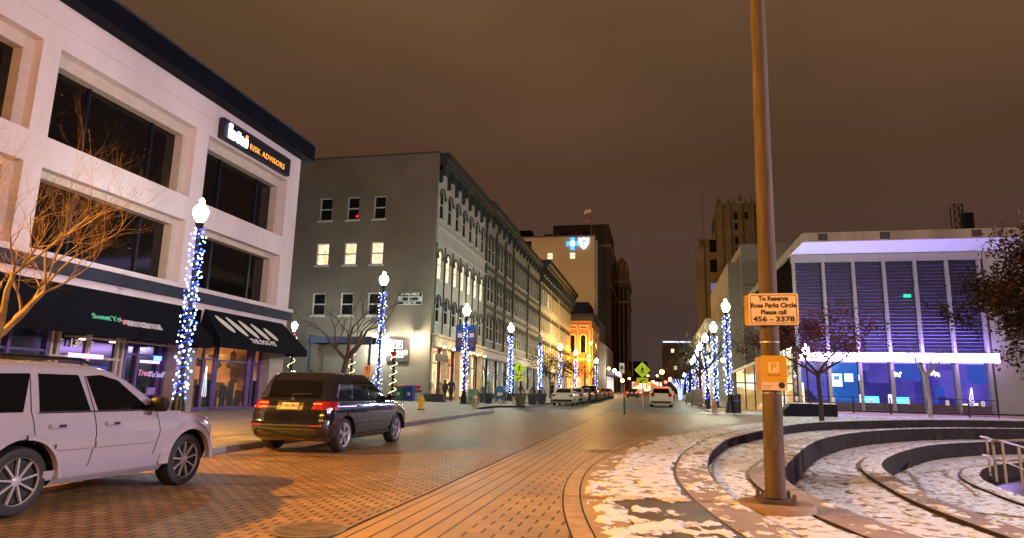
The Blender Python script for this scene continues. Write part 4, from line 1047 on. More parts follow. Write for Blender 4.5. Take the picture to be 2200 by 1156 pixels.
def refine(tab):                            # smooth the level table
    P = [list(t) for t in tab]; out = []
    for i in range(len(P)-1):
        b, c = P[i], P[i+1]; n = 3 if c[0]-b[0] > .05 else 2
        for k in range(n):
            t = k/n; out.append([b[j]+(c[j]-b[j])*t for j in range(len(b))])
    out.append(P[-1])
    sm = [out[0]]
    for i in range(1, len(out)-1): sm.append([out[i][0]]+[(out[i-1][j]+2*out[i][j]+out[i+1][j])/4 for j in range(1, len(b))])
    return sm+[out[-1]]
def make_car(name, label, cat, tab, paint, axles, rw, side_wins, rear_win, front_win, group=None, spokes=5, rimr=.68, well=1.14, detail=True, belt=1.05, rimm=None, twx=None, wheel_m=None):
    """tab rows: z, y_rear, y_front, half width, rear corner radius, front corner radius"""
    T = thing(name, label, cat, (0, 0, 0), 0, group)
    tab = refine(tab); mb = MB(); rings = []
    for r in tab:
        rings.append(len(mb.v)); mb.v += [(x, y, r[0]) for x, y in ring_pts(r[1], r[2], r[3], r[4], r[5])]
    n = len(ring_pts(0, 3, 1, .1, .1))
    for a, b in zip(rings, rings[1:]):
        for j in range(n): mb.f.append((a+j, a+(j+1) % n, b+(j+1) % n, b+j)); mb.mi.append(0)
    mb.f.append(tuple(range(rings[0], rings[0]+n))[::-1]); mb.f.append(tuple(range(rings[-1], rings[-1]+n))); mb.mi += [0, 0]
    W = max(r[3] for r in tab)
    body = mb.build('body', [paint, rubber], T)
    cut = MB()
    for ay in axles:
        for s in (-1, 1):
            M = Matrix(((0, 0, s, s*(W-.33)), (1, 0, 0, ay), (0, 1, 0, rw), (0, 0, 0, 1)))
            prof = [(rw*well*math.cos(2*math.pi*k/28), rw*well*math.sin(2*math.pi*k/28)) for k in range(28)]
            cut.prism(prof, M, .6)
    co = cut.build('cut', rubber)
    md = body.modifiers.new('b', 'BOOLEAN'); md.object = co; md.operation = 'DIFFERENCE'; md.solver = 'EXACT'
    dg = bpy.context.evaluated_depsgraph_get(); me = bpy.data.meshes.new_from_object(body.evaluated_get(dg))
    body.modifiers.clear(); body.data = me; bpy.data.objects.remove(co)
    for p in me.polygons:                    # wheel housings are black
        c = p.center
        for ay in axles:
            if (abs(c.x) < W-.02) and math.hypot(c.y-ay, c.z-rw) < rw*well*1.002 and c.z < rw*(1+well)+.01 and len(me.materials) > 1: p.material_index = 1
    me.polygons.foreach_set('use_smooth', [True]*len(me.polygons)); me.set_sharp_from_angle(angle=R(32))
    hw = lambda z: lerp_tab(tab, z, 3)
    yr_ = lambda z: lerp_tab(tab, z, 1); yf_ = lambda z: lerp_tab(tab, z, 2)
    def side_panel(pts_b, pts_t, off, m_, nm, s, rows=8, par=T):
        """pts_b / pts_t: lists of (y, z) along bottom and top"""
        q = MB(); nb = len(pts_b); idx = []
        for i in range(nb):
            col = []
            for k in range(rows+1):
                t = k/rows; y = pts_b[i][0]*(1-t)+pts_t[i][0]*t; z = pts_b[i][1]*(1-t)+pts_t[i][1]*t
                col.append(len(q.v)); q.v.append((s*(hw(z)+off), y, z))
            idx.append(col)
        for i in range(nb-1):
            for k in range(rows): q.f.append((idx[i][k], idx[i+1][k], idx[i+1][k+1], idx[i][k+1])); q.mi.append(0)
        return q.build(nm, m_, par, smooth=40)
    def end_panel(x0, x1, z0, z1_, off, m_, nm, rear=True, rows=8, par=T, taper=0):
        q = MB(); idx = []; nx = 6
        for i in range(nx+1):
            col = []
            for k in range(rows+1):
                z = z0+(z1_-z0)*k/rows; tt = taper*k/rows; x = (x0+(x1-x0)*i/nx); x = x*(1-tt)
                y = (yr_(z)-off) if rear else (yf_(z)+off); col.append(len(q.v)); q.v.append((x, y, z))
            idx.append(col)
        for i in range(nx):
            for k in range(rows): q.f.append((idx[i][k], idx[i+1][k], idx[i+1][k+1], idx[i][k+1])); q.mi.append(0)
        return q.build(nm, m_, par, smooth=40)
    T['_'] = 0; del T['_']
    for s in ((-1, 1) if twx is None else (twx,)):
        for pb, pt in side_wins: side_panel(pb, pt, .006, carglass, 'side_window', s)
    end_panel(*rear_win[:4], .008, carglass, 'rear_window', True, taper=rear_win[4])
    end_panel(*front_win[:4], .008, carglass, 'windscreen', False, taper=front_win[4])
    for ay in axles:
        for s in (-1, 1):
            cx = s*(W-.035); wM = Matrix(((0, 0, s, cx), (1, 0, 0, ay), (0, 1, 0, rw), (0, 0, 0, 1)))
            r = rw
            t = MB(); t.lathe([(r*.62, -.22), (r*.9, -.23), (r*.99, -.2), (r, -.12), (r*.995, -.04), (r*.94, .0), (r*rimr+.03, .012), (r*rimr, .0), (r*rimr-.01, -.05)], wM, 40 if detail else 18)
            wh = t.build('wheel', rubber, T, smooth=35)
            if detail:
                rb = MB(); rb.lathe([(.01, -.09), (r*rimr-.012, -.08)], wM, 30); rb.build('wheel_disc', rubber, wh)
                q = MB(); q.lathe([(r*rimr-.03, -.03), (r*rimr-.005, .003), (r*rimr+.004, .012), (r*rimr+.006, 0), (r*rimr-.01, -.04)] if spokes == 5 else [(r*rimr-.006, -.01), (r*rimr+.002, .012), (r*rimr+.004, 0)], wM, 36, cap=False)
                q.lathe([(.055, -.07), (.055, -.01), (.03, .0)], wM, 14)
                for k in range(spokes):
                    an = 2*math.pi*k/spokes+.2
                    tw = [0] if spokes < 7 else [0]
                    for d in ((-.13, .13) if spokes == 5 else (-.0,)):
                        c, s_ = math.cos(an+d*.6), math.sin(an+d*.6); rr0, rr1 = .03, r*rimr-.01
                        L_ = rr1-rr0; mid = (rr0+rr1)/2
                        M2 = wM @ Matrix(((c, -s_, 0, c*mid), (s_, c, 0, s_*mid), (0, 0, 1, -.02), (0, 0, 0, 1))); q.obox(M2, L_, .042 if spokes == 5 else .02, .03)
                q.build('rim', silver_rim, wh, smooth=35)
            else:
                q = MB(); q.lathe([(.03, .002), (r*rimr-.02, .004)], wM, 12); q.build('rim', rimm or chrome, wh)
    return T, side_panel, end_panel, hw, yr_, yf_
def seam(sp, pts, s, w=.012, T=None):
    for a, b in zip(pts, pts[1:]):
        if abs(a[0]-b[0]) < abs(a[1]-b[1]): sp([(a[0]-w/2, a[1]), (a[0]+w/2, a[1])], [(b[0]-w/2, b[1]), (b[0]+w/2, b[1])], .003, seam_m, 'panel_gap', s)
        else: sp([(a[0], a[1]-w/2), (b[0], b[1]-w/2)], [(a[0], a[1]+w/2), (b[0], b[1]+w/2)], .003, seam_m, 'panel_gap', s, rows=1)
def arch_flare(mb, W, ay, rw, r0, r1, s, out, a0=-.02, hwf=None):
    n = 22; A = []
    for k in range(n+1):
        q = a0+(math.pi-2*a0)*k/n
        A.append([(s*(W+o), ay+r*math.cos(q), rw+r*math.sin(q)) for r, o in ((r0, -.04), (r0, out), (r0+(r1-r0)*.5, out), (r1, -.012))])
    for a, b in zip(A, A[1:]):
        for j in range(3): mb.quad(a[j], b[j], b[j+1], a[j+1])
# ---- white SUV ------------------------------------------------------------------------
wp = mat('white_car_paint', (.37, .335, .385), .14, 0, .03, 2, coat=.8)
tabW = [(.26, -2.02, 1.78, .82, .2, .3), (.34, -2.1, 1.9, .90, .2, .38), (.50, -2.15, 2.0, .93, .2, .40), (.72, -2.15, 2.02, .945, .2, .42), (.86, -2.13, 2.0, .94, .2, .42), (.94, -2.11, 1.93, .93, .2, .40),
        (1.0, -2.10, 1.70, .92, .18, .38), (1.05, -2.09, 1.20, .905, .18, .30), (1.09, -2.08, .84, .885, .16, .2), (1.28, -2.04, .52, .85, .14, .14), (1.46, -2.0, .19, .815, .14, .14), (1.56, -1.97, -.02, .785, .14, .16), (1.63, -1.90, -.22, .71, .18, .2), (1.66, -1.7, -.55, .5, .2, .2)]
WS, sp, ep, hwW, yrW, yfW = make_car('sport_utility_vehicle', 'white sport utility vehicle with chrome spoked wheels, nearest to the camera', 'car', tabW, wp, (-1.28, 1.30), .365,
    [([(-.33, 1.09), (.0, 1.09), (.3, 1.09), (.50, 1.09)], [(-.50, 1.50), (-.28, 1.52), (-.02, 1.46), (.42, 1.16)]),
     ([(-1.12, 1.09), (-.44, 1.09)], [(-1.14, 1.51), (-.61, 1.51)]),
     ([(-1.95, 1.09), (-1.32, 1.09)], [(-1.85, 1.49), (-1.24, 1.51)])],
    (-.62, .62, 1.1, 1.5, .1), (-.7, .7, 1.12, 1.52, .1), spokes=9, rimr=.68, well=1.21)
for s in (-1, 1):
    q = MB(); arch_flare(q, .945, 1.30, .365, .43, .56, s, .035); arch_flare(q, .945, -1.28, .365, .43, .50, s, .03); split(q.build('wheel_arch_trim', wp, WS, smooth=50))
    seam(sp, [(-.39, 1.5), (-.39, .95)][:0]+[(-.40, 1.07), (-.36, .80), (-.42, .44)], s); seam(sp, [(-1.24, 1.5), (-1.22, 1.06), (-1.17, .74)], s); seam(sp, [(.62, 1.08), (.70, .80), (.62, .50)], s); seam(sp, [(-.52, 1.5), (-.38, 1.07)], s, .016)
    sp([(-.30-.62, .66), (-.40, .66)], [(-.92, .735), (-.40, .735)], .03, wp, 'side_moulding', s); sp([(-.37, .66), (.60, .66)], [(-.37, .735), (.58, .735)], .03, wp, 'side_moulding', s)
    sp([(-1.0, .33), (.86, .33)], [(-1.0, .44), (.86, .44)], .012, wp, 'sill_trim', s)
    sp([(-1.14, 1.072), (.60, 1.072)], [(-1.14, 1.088), (.60, 1.088)], .008, seam_m, 'window_seal', s, rows=1)
    for hy in (-1.02, -.24):
        q = MB(); q.box(s*(hwW(.93)-.0), s*(hwW(.93)+.035), hy, hy+.24, .905, .955) if s > 0 else q.box(-(hwW(.93)+.035), -hwW(.93), hy, hy+.24, .905, .955); dh = q.build('door_handle', wp, WS, bevel=.01)
        q = MB(); a_, b_ = sorted((s*(hwW(.93)+.036), s*(hwW(.93)+.03))); q.box(a_, b_, hy+.1, hy+.2, .915, .945); q.build('handle_recess', seam_m, dh)
    q = MB(); M = Matrix.Translation((s*1.05, .50, 1.16)); q.lathe([(.02, -.1), (.1, -.09), (.125, 0), (.11, .07), (.05, .1)], M @ Matrix.Scale(1.1, 4, (1, 0, 0)) @ Matrix.Scale(.75, 4, (0, 1, 0)), 16); q.box(min(s*.86, s*1.0), max(s*.86, s*1.0), .45, .53, 1.1, 1.15); q.build('wing_mirror', mat('mirror_black', (.006, .006, .008), .5, 0, 0, spec=.2), WS, smooth=50)
    q = MB(); q.tube([(s*.62, -1.75, 1.66), (s*.64, -1.6, 1.70), (s*.64, -.45, 1.70), (s*.62, -.3, 1.66)], .022); q.build('roof_rail', black, WS, smooth=50)
ep(-.5, .5, .55, .86, .01, black, 'grille', False); ep(-.26, .26, .72, .86, .012, mat('plate_white', (.6, .6, .6), .5), 'number_plate', True)
q = MB()
for y in (-1.4, -.9, -.5): q.box(-.6, .6, y, y+.04, 1.685, 1.71)
split(q.build('roof_bar', black, WS))
q = MB(); q.box(-.75, .75, -1.9, 1.8, .28, .4); q.build('underbody', rubber, WS)
WS.location = (-6.66-.945-.0, 7.25, G(7.25)+.0)
# ---- black SUV ------------------------------------------------------------------------
bp_ = mat('black_car_paint', (.008, .007, .012), .1, .0, .1, 2, coat=1, spec=.7)
tabB = [(.25, -2.12, 2.0, .82, .25, .3), (.33, -2.26, 2.2, .89, .3, .42), (.48, -2.34, 2.3, .93, .3, .45), (.60, -2.36, 2.32, .935, .3, .45), (.64, -2.31, 2.30, .935, .28, .45), (.80, -2.28, 2.28, .935, .26, .45), (.95, -2.24, 2.1, .93, .26, .45), (1.02, -2.2, 1.7, .92, .26, .42),
        (1.08, -2.16, 1.22, .905, .24, .34), (1.12, -2.13, .98, .885, .22, .24), (1.3, -2.04, .62, .84, .2, .2), (1.48, -1.93, .26, .785, .18, .2), (1.60, -1.86, .0, .74, .18, .2), (1.67, -1.80, -.2, .67, .2, .22), (1.70, -1.55, -.5, .48, .22, .22)]
BS, sp, ep, hwB, yrB, yfB = make_car('sport_utility_vehicle', 'black glossy sport utility vehicle with red tail lights ahead of the white one', 'car', tabB, bp_, (-1.46, 1.44), .36,
    [([(-.22, 1.12), (.1, 1.12), (.45, 1.12), (.72, 1.12)], [(-.22, 1.50), (.0, 1.50), (.2, 1.42), (.60, 1.18)]),
     ([(-1.10, 1.12), (-.30, 1.12)], [(-1.00, 1.50), (-.30, 1.51)]),
     ([(-1.80, 1.13), (-1.22, 1.12)], [(-1.58, 1.46), (-1.12, 1.50)])],
    (-.62, .62, 1.14, 1.50, .1), (-.66, .66, 1.16, 1.52, .1), spokes=5, rimr=.70, well=1.13)
BS['label'] = 'black glossy sport utility vehicle with red tail lights ahead of the white one'
for s in (-1, 1):
    q = MB(); arch_flare(q, .935, 1.44, .36, .41, .47, s, .02); arch_flare(q, .935, -1.46, .36, .41, .47, s, .02); split(q.build('wheel_arch_trim', bp_, BS, smooth=50))
    seam(sp, [(-.26, 1.09), (-.22, .8), (-.3, .42)], s, .008); seam(sp, [(-1.1, 1.1), (-1.02, .8), (-.98, .74)], s, .008); seam(sp, [(.86, 1.06), (.9, .8), (.84, .44)], s, .008)
    sp([(-.98, .55), (.92, .56)], [(-.98, .585), (.92, .6)], .014, chrome if False else bp_, 'side_moulding', s); sp([(-1.8, 1.095), (.78, 1.10)], [(-1.8, 1.11), (.78, 1.115)], .008, mat('dark_chrome', (.2, .2, .22), .2, 1, 0), 'window_trim', s, rows=1)
    sp([(-1.05, .3), (.95, .3)], [(-1.05, .36), (.95, .36)], .02, bp_, 'sill_trim', s)
    for hy in (-.95, -.08):
        q = MB(); q.box(*sorted((s*hwB(.97), s*(hwB(.97)+.035))), hy, hy+.2, .955, .985); q.build('door_handle', bp_, BS, bevel=.006)
    q = MB(); M = Matrix.Translation((s*1.03, .72, 1.17)); q.lathe([(.02, -.09), (.09, -.08), (.11, 0), (.09, .07), (.03, .09)], M @ Matrix.Scale(1.2, 4, (1, 0, 0)) @ Matrix.Scale(.7, 4, (0, 1, 0)), 14); q.box(*sorted((s*.87, s*1.0)), .68, .75, 1.12, 1.16); q.build('wing_mirror', bp_, BS, smooth=50)
    q = MB(); q.tube([(s*.66, -1.4, 1.62), (s*.68, -1.2, 1.66), (s*.67, -.2, 1.66), (s*.65, .05, 1.6)], .014); q.build('roof_rail', mat('dark_chrome', (.2, .2, .22), .2, 1, 0), BS)
    # tail lamp wraps the rear corner
    q = MB(); idx = []
    for k in range(7):
        z = .90+.17*k/6; w_ = hwB(z); y_ = yrB(z); cr = lerp_tab(tabB, z, 4); col = []
        L_ = [(w_-cr*.8-.22+.05*(k/6), y_)]+[(w_-cr*.8+cr*.8*math.sin(a), y_+cr-cr*math.cos(a)) for a in [math.pi/2*i/6 for i in range(7)]]+([(w_, y_+cr+.1)])
        for x, y in L_:
            d = Vector((x-(w_-cr*.8), y-(y_+cr))); d = d.normalized() if x > w_-cr*.8 else Vector((0, -1)); col.append((s*(x+d.x*.008), y+d.y*.008, z))
        idx.append(col)
    for k in range(6):
        for i in range(len(idx[0])-1): q.quad(idx[k][i], idx[k][i+1], idx[k+1][i+1], idx[k+1][i])
    tl = q.build('tail_light', tail_red, BS, smooth=50)
    q = MB(); z = 1.02; x_ = hwB(z)-.2; q.box(*sorted((s*(x_-.2), s*x_)), yrB(z)-.02, yrB(z)-.009, z-.012, z+.012); q.build('lamp_bar', mat('lamp_bar', (.8, .5, .4), .2), tl)
    q = MB(); q.box(*sorted((s*.55, s*.82)), -2.375, -2.35, .565, .59); q.build('reflector', tail_red, BS)
ep(-.19, .19, .90, 1.03, .02, mat('plate_pale', (.75, .62, .4), .45), 'number_plate', True)
ep(-.30, .30, .88, 1.05, .006, mat('plate_recess', (.05, .04, .03), .3), 'plate_recess', True)
ep(-.36, .36, 1.055, 1.075, .03, mat('dark_chrome', (.2, .2, .22), .2, 1, 0), 'tailgate_trim', True, rows=1)
z = .965; text('DWL 1412', .095, blackpaint, (0, yrB(z)-.03, z), (1, 0, 0), (0, 0, 1), BS, align='CENTER', ext=.002, sx=.85)
ep(-.32, -.16, 1.08, 1.11, .0, bp_, 'badge_base', True)
q = MB(); M = Mx((0, yrB(1.11)-.012, 1.11), (1, 0, 0), (0, 0, 1)); q.lathe([(.045, 0), (.045, .012), (.04, .016)], M, 20); q.build('round_badge', chrome, BS)
q = MB(); q.box(-.7, .7, -2.385, -2.36, .5, .515); q.build('bumper_line', mat('dark_chrome', (.2, .2, .22), .2, 1, 0), BS)
q = MB(); q.box(-.78, .78, -2.0, 2.0, .26, .38); q.build('underbody', rubber, BS)
q = MB(); q.lathe([(.01, 0), (.045, .01), (.03, .06), (.01, .07)], Matrix.Translation((0, -1.5, 1.66)), 8); q.build('roof_fin', bp_, BS)
q = MB(); q.tube([(-.05, yrB(1.2)-.02, 1.2), (.4, yrB(1.22)-.02, 1.22)], .01); q.build('rear_wiper', rubber, BS)
BS.location = (-6.6-.935, 14.9, G(14.9))
# ---- small cars further away ------------------------------------------------------------
def tab_sedan(h=1.45): return [(.22, -2.2, 2.2, .78, .2, .25), (.34, -2.33, 2.32, .86, .25, .35), (.55, -2.36, 2.36, .9, .25, .38), (.78, -2.35, 2.28, .9, .22, .35), (.88, -2.32, 1.9, .885, .2, .3), (.96, -2.2, 1.2, .87, .2, .25), (1.0, -1.85, .95, .85, .2, .2), (1.2, -1.45, .52, .76, .2, .2), (1.36, -1.1, .12, .68, .2, .2), (h-.03, -.85, -.1, .6, .2, .2), (h, -.6, -.4, .4, .15, .15)]
def tab_van(h=1.72): return [(.22, -2.3, 2.2, .8, .2, .25), (.36, -2.4, 2.35, .92, .2, .35), (.6, -2.42, 2.38, .95, .2, .38), (.9, -2.38, 2.2, .945, .2, .35), (1.0, -2.36, 1.7, .93, .2, .3), (1.08, -2.34, 1.3, .92, .2, .25), (1.35, -2.28, .8, .86, .2, .2), (1.58, -2.2, .4, .79, .2, .2), (h-.04, -2.1, .1, .7, .2, .2), (h, -1.8, -.2, .5, .2, .2)]
def small_car(name, label, cat, kind, paint, loc, group=None, lights=tail_red):
    tb = tab_van() if kind == 'van' else tab_sedan()
    sd = [([(-1.7, 1.09), (.95, 1.09)], [(-1.8, 1.5), (.35, 1.5)])] if kind == 'van' else [([(-1.45, 1.0), (.75, 1.0)], [(-1.05, 1.34), (.12, 1.34)])]
    rwn = (-.68, .68, 1.15, 1.55, .12) if kind == 'van' else (-.62, .62, 1.04, 1.35, .15)
    T, sp, ep, hw, yr, yf = make_car(name, label, cat, tb, paint, (-1.4, 1.42), .33, sd, rwn, (-.6, .6, 1.1, 1.32, .1), detail=False, group=group)
    zl = .82 if kind == 'sedan' else .95
    for s in (-1, 1):
        q = MB(); q.box(*sorted((s*.55, s*.84)), yr(zl)-.02, yr(zl)+.1, zl-.08, zl+.07 if kind == 'sedan' else zl+.2); q.build('tail_light', lights, T)
        sp([(-.2, .3), (-.185, .3)], [(-.2, 1.0), (-.185, 1.0)], .004, seam_m, 'panel_gap', s)
        q = MB(); q.box(*sorted((s*.85, s*1.02)), .7, .8, 1.0, 1.12); q.build('wing_mirror', paint, T)
    ep(-.24, .24, .7, .83, .012, mat('plate_white', (.6, .6, .6), .5), 'number_plate', True)
    ep(-.8, .8, .34, .5, .01, rubber, 'bumper_insert', True)
    T.location = loc; return T
white2 = mat('white_sedan_paint', (.62, .62, .62), .3, 0, .03, coat=.5)
CG = 'cars parked along the left kerb'
x0 = -7.55
small_car('sedan', 'white sedan parked at the kerb beyond the flower pots, first of the far row', 'car', 'sedan', white2, (x0+.1, 55.2, G(53)), CG)
small_car('sedan', 'silver grey sedan parked just ahead of the white sedan', 'car', 'sedan', mat('silver_paint', (.4, .39, .36), .3, .3, .03), (x0+.25, 61.4, G(60)), CG)
mar = mat('maroon_paint', (.06, .012, .012), .2, 0, .1, coat=.6); dk = mat('dark_grey_paint', (.03, .03, .035), .2, 0, .1, coat=.6); tn = mat('tan_paint', (.25, .2, .14), .25, .2, .1, coat=.6)
for i, (m_, l) in enumerate(((mar, 'dark maroon sedan third in the far parked row'), (dk, 'charcoal hatchback fourth in the far parked row'), (tn, 'beige sedan fifth in the far parked row'), (dk, 'charcoal sedan sixth in the far parked row'), (mar, 'maroon car seventh in the far parked row'), (tn, 'beige car last in the far parked row'))):
    small_car('sedan' if i != 1 else 'hatchback', l, 'car', 'van' if i == 1 else 'sedan', m_, (x0+.3, 67.8+6.2*i, G(67+6.2*i)), CG)
V = small_car('minivan', 'white minivan driving away down the middle of the street with its brake light on', 'van', 'van', mat('van_white', (.55, .52, .45), .35, 0, .03), (.32, 58.6, G(57)), lights=tail_red)
q = MB(); q.box(-.55, .55, -2.23, -2.15, 1.6, 1.63); q.build('brake_light', glow('brake_red', (1, .02, .01), 8), V)
for i, (x, y) in enumerate(((-3.9, 108), (-4.2, 128), (-.6, 132), (1.5, 100), (-.2, 160))):
    c = small_car('sedan', ['dark car with lit tail lights', 'grey car with lit tail lights'][i % 2]+' in the distant traffic, '+['left lane nearest', 'left lane behind it', 'middle', 'right lane nearest', 'farthest one'][i], 'car', 'sedan', dk if i % 2 == 0 else tn, (x, y, G(y)), 'cars in the distant traffic', lights=glow('tail_lit', (1, .04, .02), 5))
# ================================================================ street lamps with fairy lights
acorn_pole = mat('lamp_post_black', (.012, .013, .012), .4, .4, .2)
def lamp_post(label, x, y, zg, H=7.0, lit=True, gm=globe_w, s0=.9, s1=6.3, beads=90, br=.03, bm=(bead_b, bead_bb), banner=False, group='globe street lamps wrapped in fairy lights', gr=.24, dens=1.0, seed=0):
    T = thing('street_lamp', label, 'street lamp', (x, y, zg), 0, group)
    q = MB(); q.lathe([(.3, 0), (.3, .08), (.25, .12), (.22, .5), (.15, .75), (.13, .95), (.1, 1.05), (.085, 1.3), (.065, H-.6), (.12, H-.55), (.15, H-.45), (.13, H-.4)], n=14); q.build('post', acorn_pole, T, smooth=35)
    q = MB(); q.lathe([(.12, H-.36), (gr*.85, H-.26), (gr*1.12, H-.08), (gr*1.15, H+.04), (gr*.9, H+.18), (gr*.45, H+.26), (.05, H+.28), (.05, H+.31), (.09, H+.35), (.095, H+.40), (.05, H+.47), (.01, H+.49)], n=18); g = q.build('globe', gm if lit else mat('unlit_globe', (.3, .3, .28), .3), T, smooth=40)
    if beads:
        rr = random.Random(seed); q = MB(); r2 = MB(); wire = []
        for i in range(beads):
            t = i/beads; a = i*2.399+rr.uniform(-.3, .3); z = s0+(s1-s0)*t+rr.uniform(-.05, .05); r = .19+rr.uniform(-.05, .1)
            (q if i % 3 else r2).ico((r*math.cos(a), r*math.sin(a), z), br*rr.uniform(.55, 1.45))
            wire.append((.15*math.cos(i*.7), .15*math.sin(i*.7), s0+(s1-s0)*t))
        w = MB(); w.tube(wire, .012, 4); st_ = w.build('light_string', mat('blue_glow_wire', (.01, .02, .06), .5, emit=(.03, .09, 1), es=1.6), T)  # the wire itself emits blue, standing in for the glow of its bulbs
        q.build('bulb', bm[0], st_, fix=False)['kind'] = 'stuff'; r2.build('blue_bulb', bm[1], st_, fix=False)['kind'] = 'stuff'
    if banner:
        bmn = mat('banner_blue', (.02, .08, .4), .7, 0, .3, 3)
        for s in (-1, 1):
            q = MB(); q.box(*sorted((s*.12, s*.78)), -.015, .015, H-3.0, H-1.15); b = q.build('banner', bmn, T)
            q = MB(); q.tube([(0, 0, H-1.12), (s*.82, 0, H-1.12)], .02); q.tube([(0, 0, H-3.03), (s*.82, 0, H-3.03)], .02); q.build('banner_arm', acorn_pole, T)
            q = MB(); q.box(*sorted((s*.2, s*.7)), -.02, -.016, H-2.7, H-1.5); q.build('printed_panel', mat('banner_print', (.15, .12, .2), .7, 0, .9, 5), b)
            q = MB(); q.box(*sorted((s*.28, s*.62)), -.024, -.02, H-2.0, H-1.7); q.build('printed_mark', wl_, b)
    return T
def lamp_at(label, pg, Y, base_dz=.13, s_top=None, s_bot=None, **k):
    p = atY(pg[0], pg[1], Y); zg = G(Y)+base_dz; H_ = p.z-zg; b = atY(*s_top, Y).z-zg if s_top else H_-.7; c = atY(*s_bot, Y).z-zg if s_bot else .9
    return lamp_post(label, p.x, Y, zg, H_, s0=c, s1=b, **k)
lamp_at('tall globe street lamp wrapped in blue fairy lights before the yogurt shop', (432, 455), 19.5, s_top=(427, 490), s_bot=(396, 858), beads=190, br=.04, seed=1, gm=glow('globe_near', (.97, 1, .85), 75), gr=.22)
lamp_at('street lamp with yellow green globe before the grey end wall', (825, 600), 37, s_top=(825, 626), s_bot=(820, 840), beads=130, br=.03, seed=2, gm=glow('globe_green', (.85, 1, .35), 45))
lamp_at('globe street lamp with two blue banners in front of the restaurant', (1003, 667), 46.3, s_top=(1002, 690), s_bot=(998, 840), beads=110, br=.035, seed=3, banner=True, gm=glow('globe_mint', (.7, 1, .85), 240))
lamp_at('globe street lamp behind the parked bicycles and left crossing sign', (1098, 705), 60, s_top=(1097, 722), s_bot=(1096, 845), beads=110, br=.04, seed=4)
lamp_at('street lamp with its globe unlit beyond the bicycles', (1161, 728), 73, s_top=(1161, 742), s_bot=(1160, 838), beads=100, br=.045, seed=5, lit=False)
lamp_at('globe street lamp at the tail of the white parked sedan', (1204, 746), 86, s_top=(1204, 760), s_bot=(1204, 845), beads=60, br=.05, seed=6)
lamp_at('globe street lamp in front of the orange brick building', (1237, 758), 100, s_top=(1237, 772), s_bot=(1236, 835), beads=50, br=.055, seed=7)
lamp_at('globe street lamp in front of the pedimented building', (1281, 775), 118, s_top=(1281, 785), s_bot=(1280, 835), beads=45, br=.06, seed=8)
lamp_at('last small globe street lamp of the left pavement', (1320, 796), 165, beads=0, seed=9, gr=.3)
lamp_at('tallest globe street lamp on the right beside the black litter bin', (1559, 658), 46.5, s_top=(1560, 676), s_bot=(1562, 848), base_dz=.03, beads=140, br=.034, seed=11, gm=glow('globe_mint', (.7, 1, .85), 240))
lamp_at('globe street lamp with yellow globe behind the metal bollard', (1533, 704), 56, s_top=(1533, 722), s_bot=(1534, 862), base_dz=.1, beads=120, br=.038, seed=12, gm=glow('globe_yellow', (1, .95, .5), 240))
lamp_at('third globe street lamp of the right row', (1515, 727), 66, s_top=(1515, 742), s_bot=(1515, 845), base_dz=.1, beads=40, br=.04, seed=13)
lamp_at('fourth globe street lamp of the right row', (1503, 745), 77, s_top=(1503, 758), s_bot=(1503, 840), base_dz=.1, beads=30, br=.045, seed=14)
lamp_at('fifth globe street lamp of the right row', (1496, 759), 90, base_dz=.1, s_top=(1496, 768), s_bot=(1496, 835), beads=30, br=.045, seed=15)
lamp_at('sixth globe street lamp of the right row', (1490, 770), 106, base_dz=.1, beads=0, seed=16)
lamp_at('seventh globe street lamp of the right row', (1486, 777), 122, base_dz=.1, beads=0, seed=17)
lamp_at('farthest globe street lamp of the right row', (1470, 806), 165, base_dz=.1, beads=0, seed=18)
lamp_at('globe street lamp at the left corner of the glass hall', (1731, 752), 57, base_dz=.05, beads=0, seed=19, gm=glow('globe_mint', (.7, 1, .85), 240))
lamp_at('small globe street lamp behind the yellow parking sign', (1693, 759), 70, base_dz=.05, beads=0, seed=20, gm=glow('globe_mint', (.7, 1, .85), 240))
# bright lamp at the mouth of the lane
p = atY(633, 699, 44)
T = thing('lane_lamp', 'bright blue white lamp on a garlanded post beside the white building', 'lamp', (p.x, 44, G(44)+.13))
def garland_post(label, px, ytop, Y, T=None, H=None):
    pp = atY(px, ytop, Y)
    if T is None: T = thing('garland_post', label, 'decorated post', (pp.x, Y, G(Y)+.13), 0, 'garlanded posts in the lane')
    h = pp.z-G(Y)-.13 if H is None else H
    q = MB(); q.tube([(0, 0, 0), (0, 0, h)], .09, 8); q.build('post', blackpaint, T)
    rr = random.Random(px); g = MB(); b = MB()
    for i in range(260):
        t = i/260; a = t*34; c = Vector((.16*math.cos(a), .16*math.sin(a), .3+(h-.5)*t)); d = Vector((rr.uniform(-1, 1), rr.uniform(-1, 1), rr.uniform(-1, 1)))*.14
        e = Vector((rr.uniform(-1, 1), rr.uniform(-1, 1), rr.uniform(-1, 1)))*.05; g.quad(c-d*.3+e, c+d, c+d*.4-e)
        if i % 4 == 0: b.ico(c+Vector((math.cos(a), math.sin(a), 0))*.07, .034)
    gg = g.build('garland', greenery, T, fix=False); b.build('bulb', bead_y, gg, fix=False)
    q = MB()
    for s in (-1, 1): q.lathe([(.02, 0), (.13, .1), (.15, .2), (.03, .26)], Matrix.Translation((0, -.16, h-.35)) @ Matrix.Rotation(s*1.2, 4, 'Y'), 8); q.box(*sorted((s*.02, s*.1)), -.2, -.17, h-.85, h-.35)
    q.build('red_bow', red_bow, T)
    return T
garland_post('', 630, 722, 44, T, H=p.z-G(44)-.6)
q = MB(); zl = p.z-G(44)-.13; q.lathe([(.06, zl-.45), (.08, zl-.3), (.2, zl-.15), (.22, zl), (.1, zl+.2), (.02, zl+.28)], n=14); q.build('globe', glow('globe_cold', (.75, .93, 1), 300), T, smooth=40)
garland_post('garlanded post with red bow standing behind the bare tree trunk', 758, 748, 46)
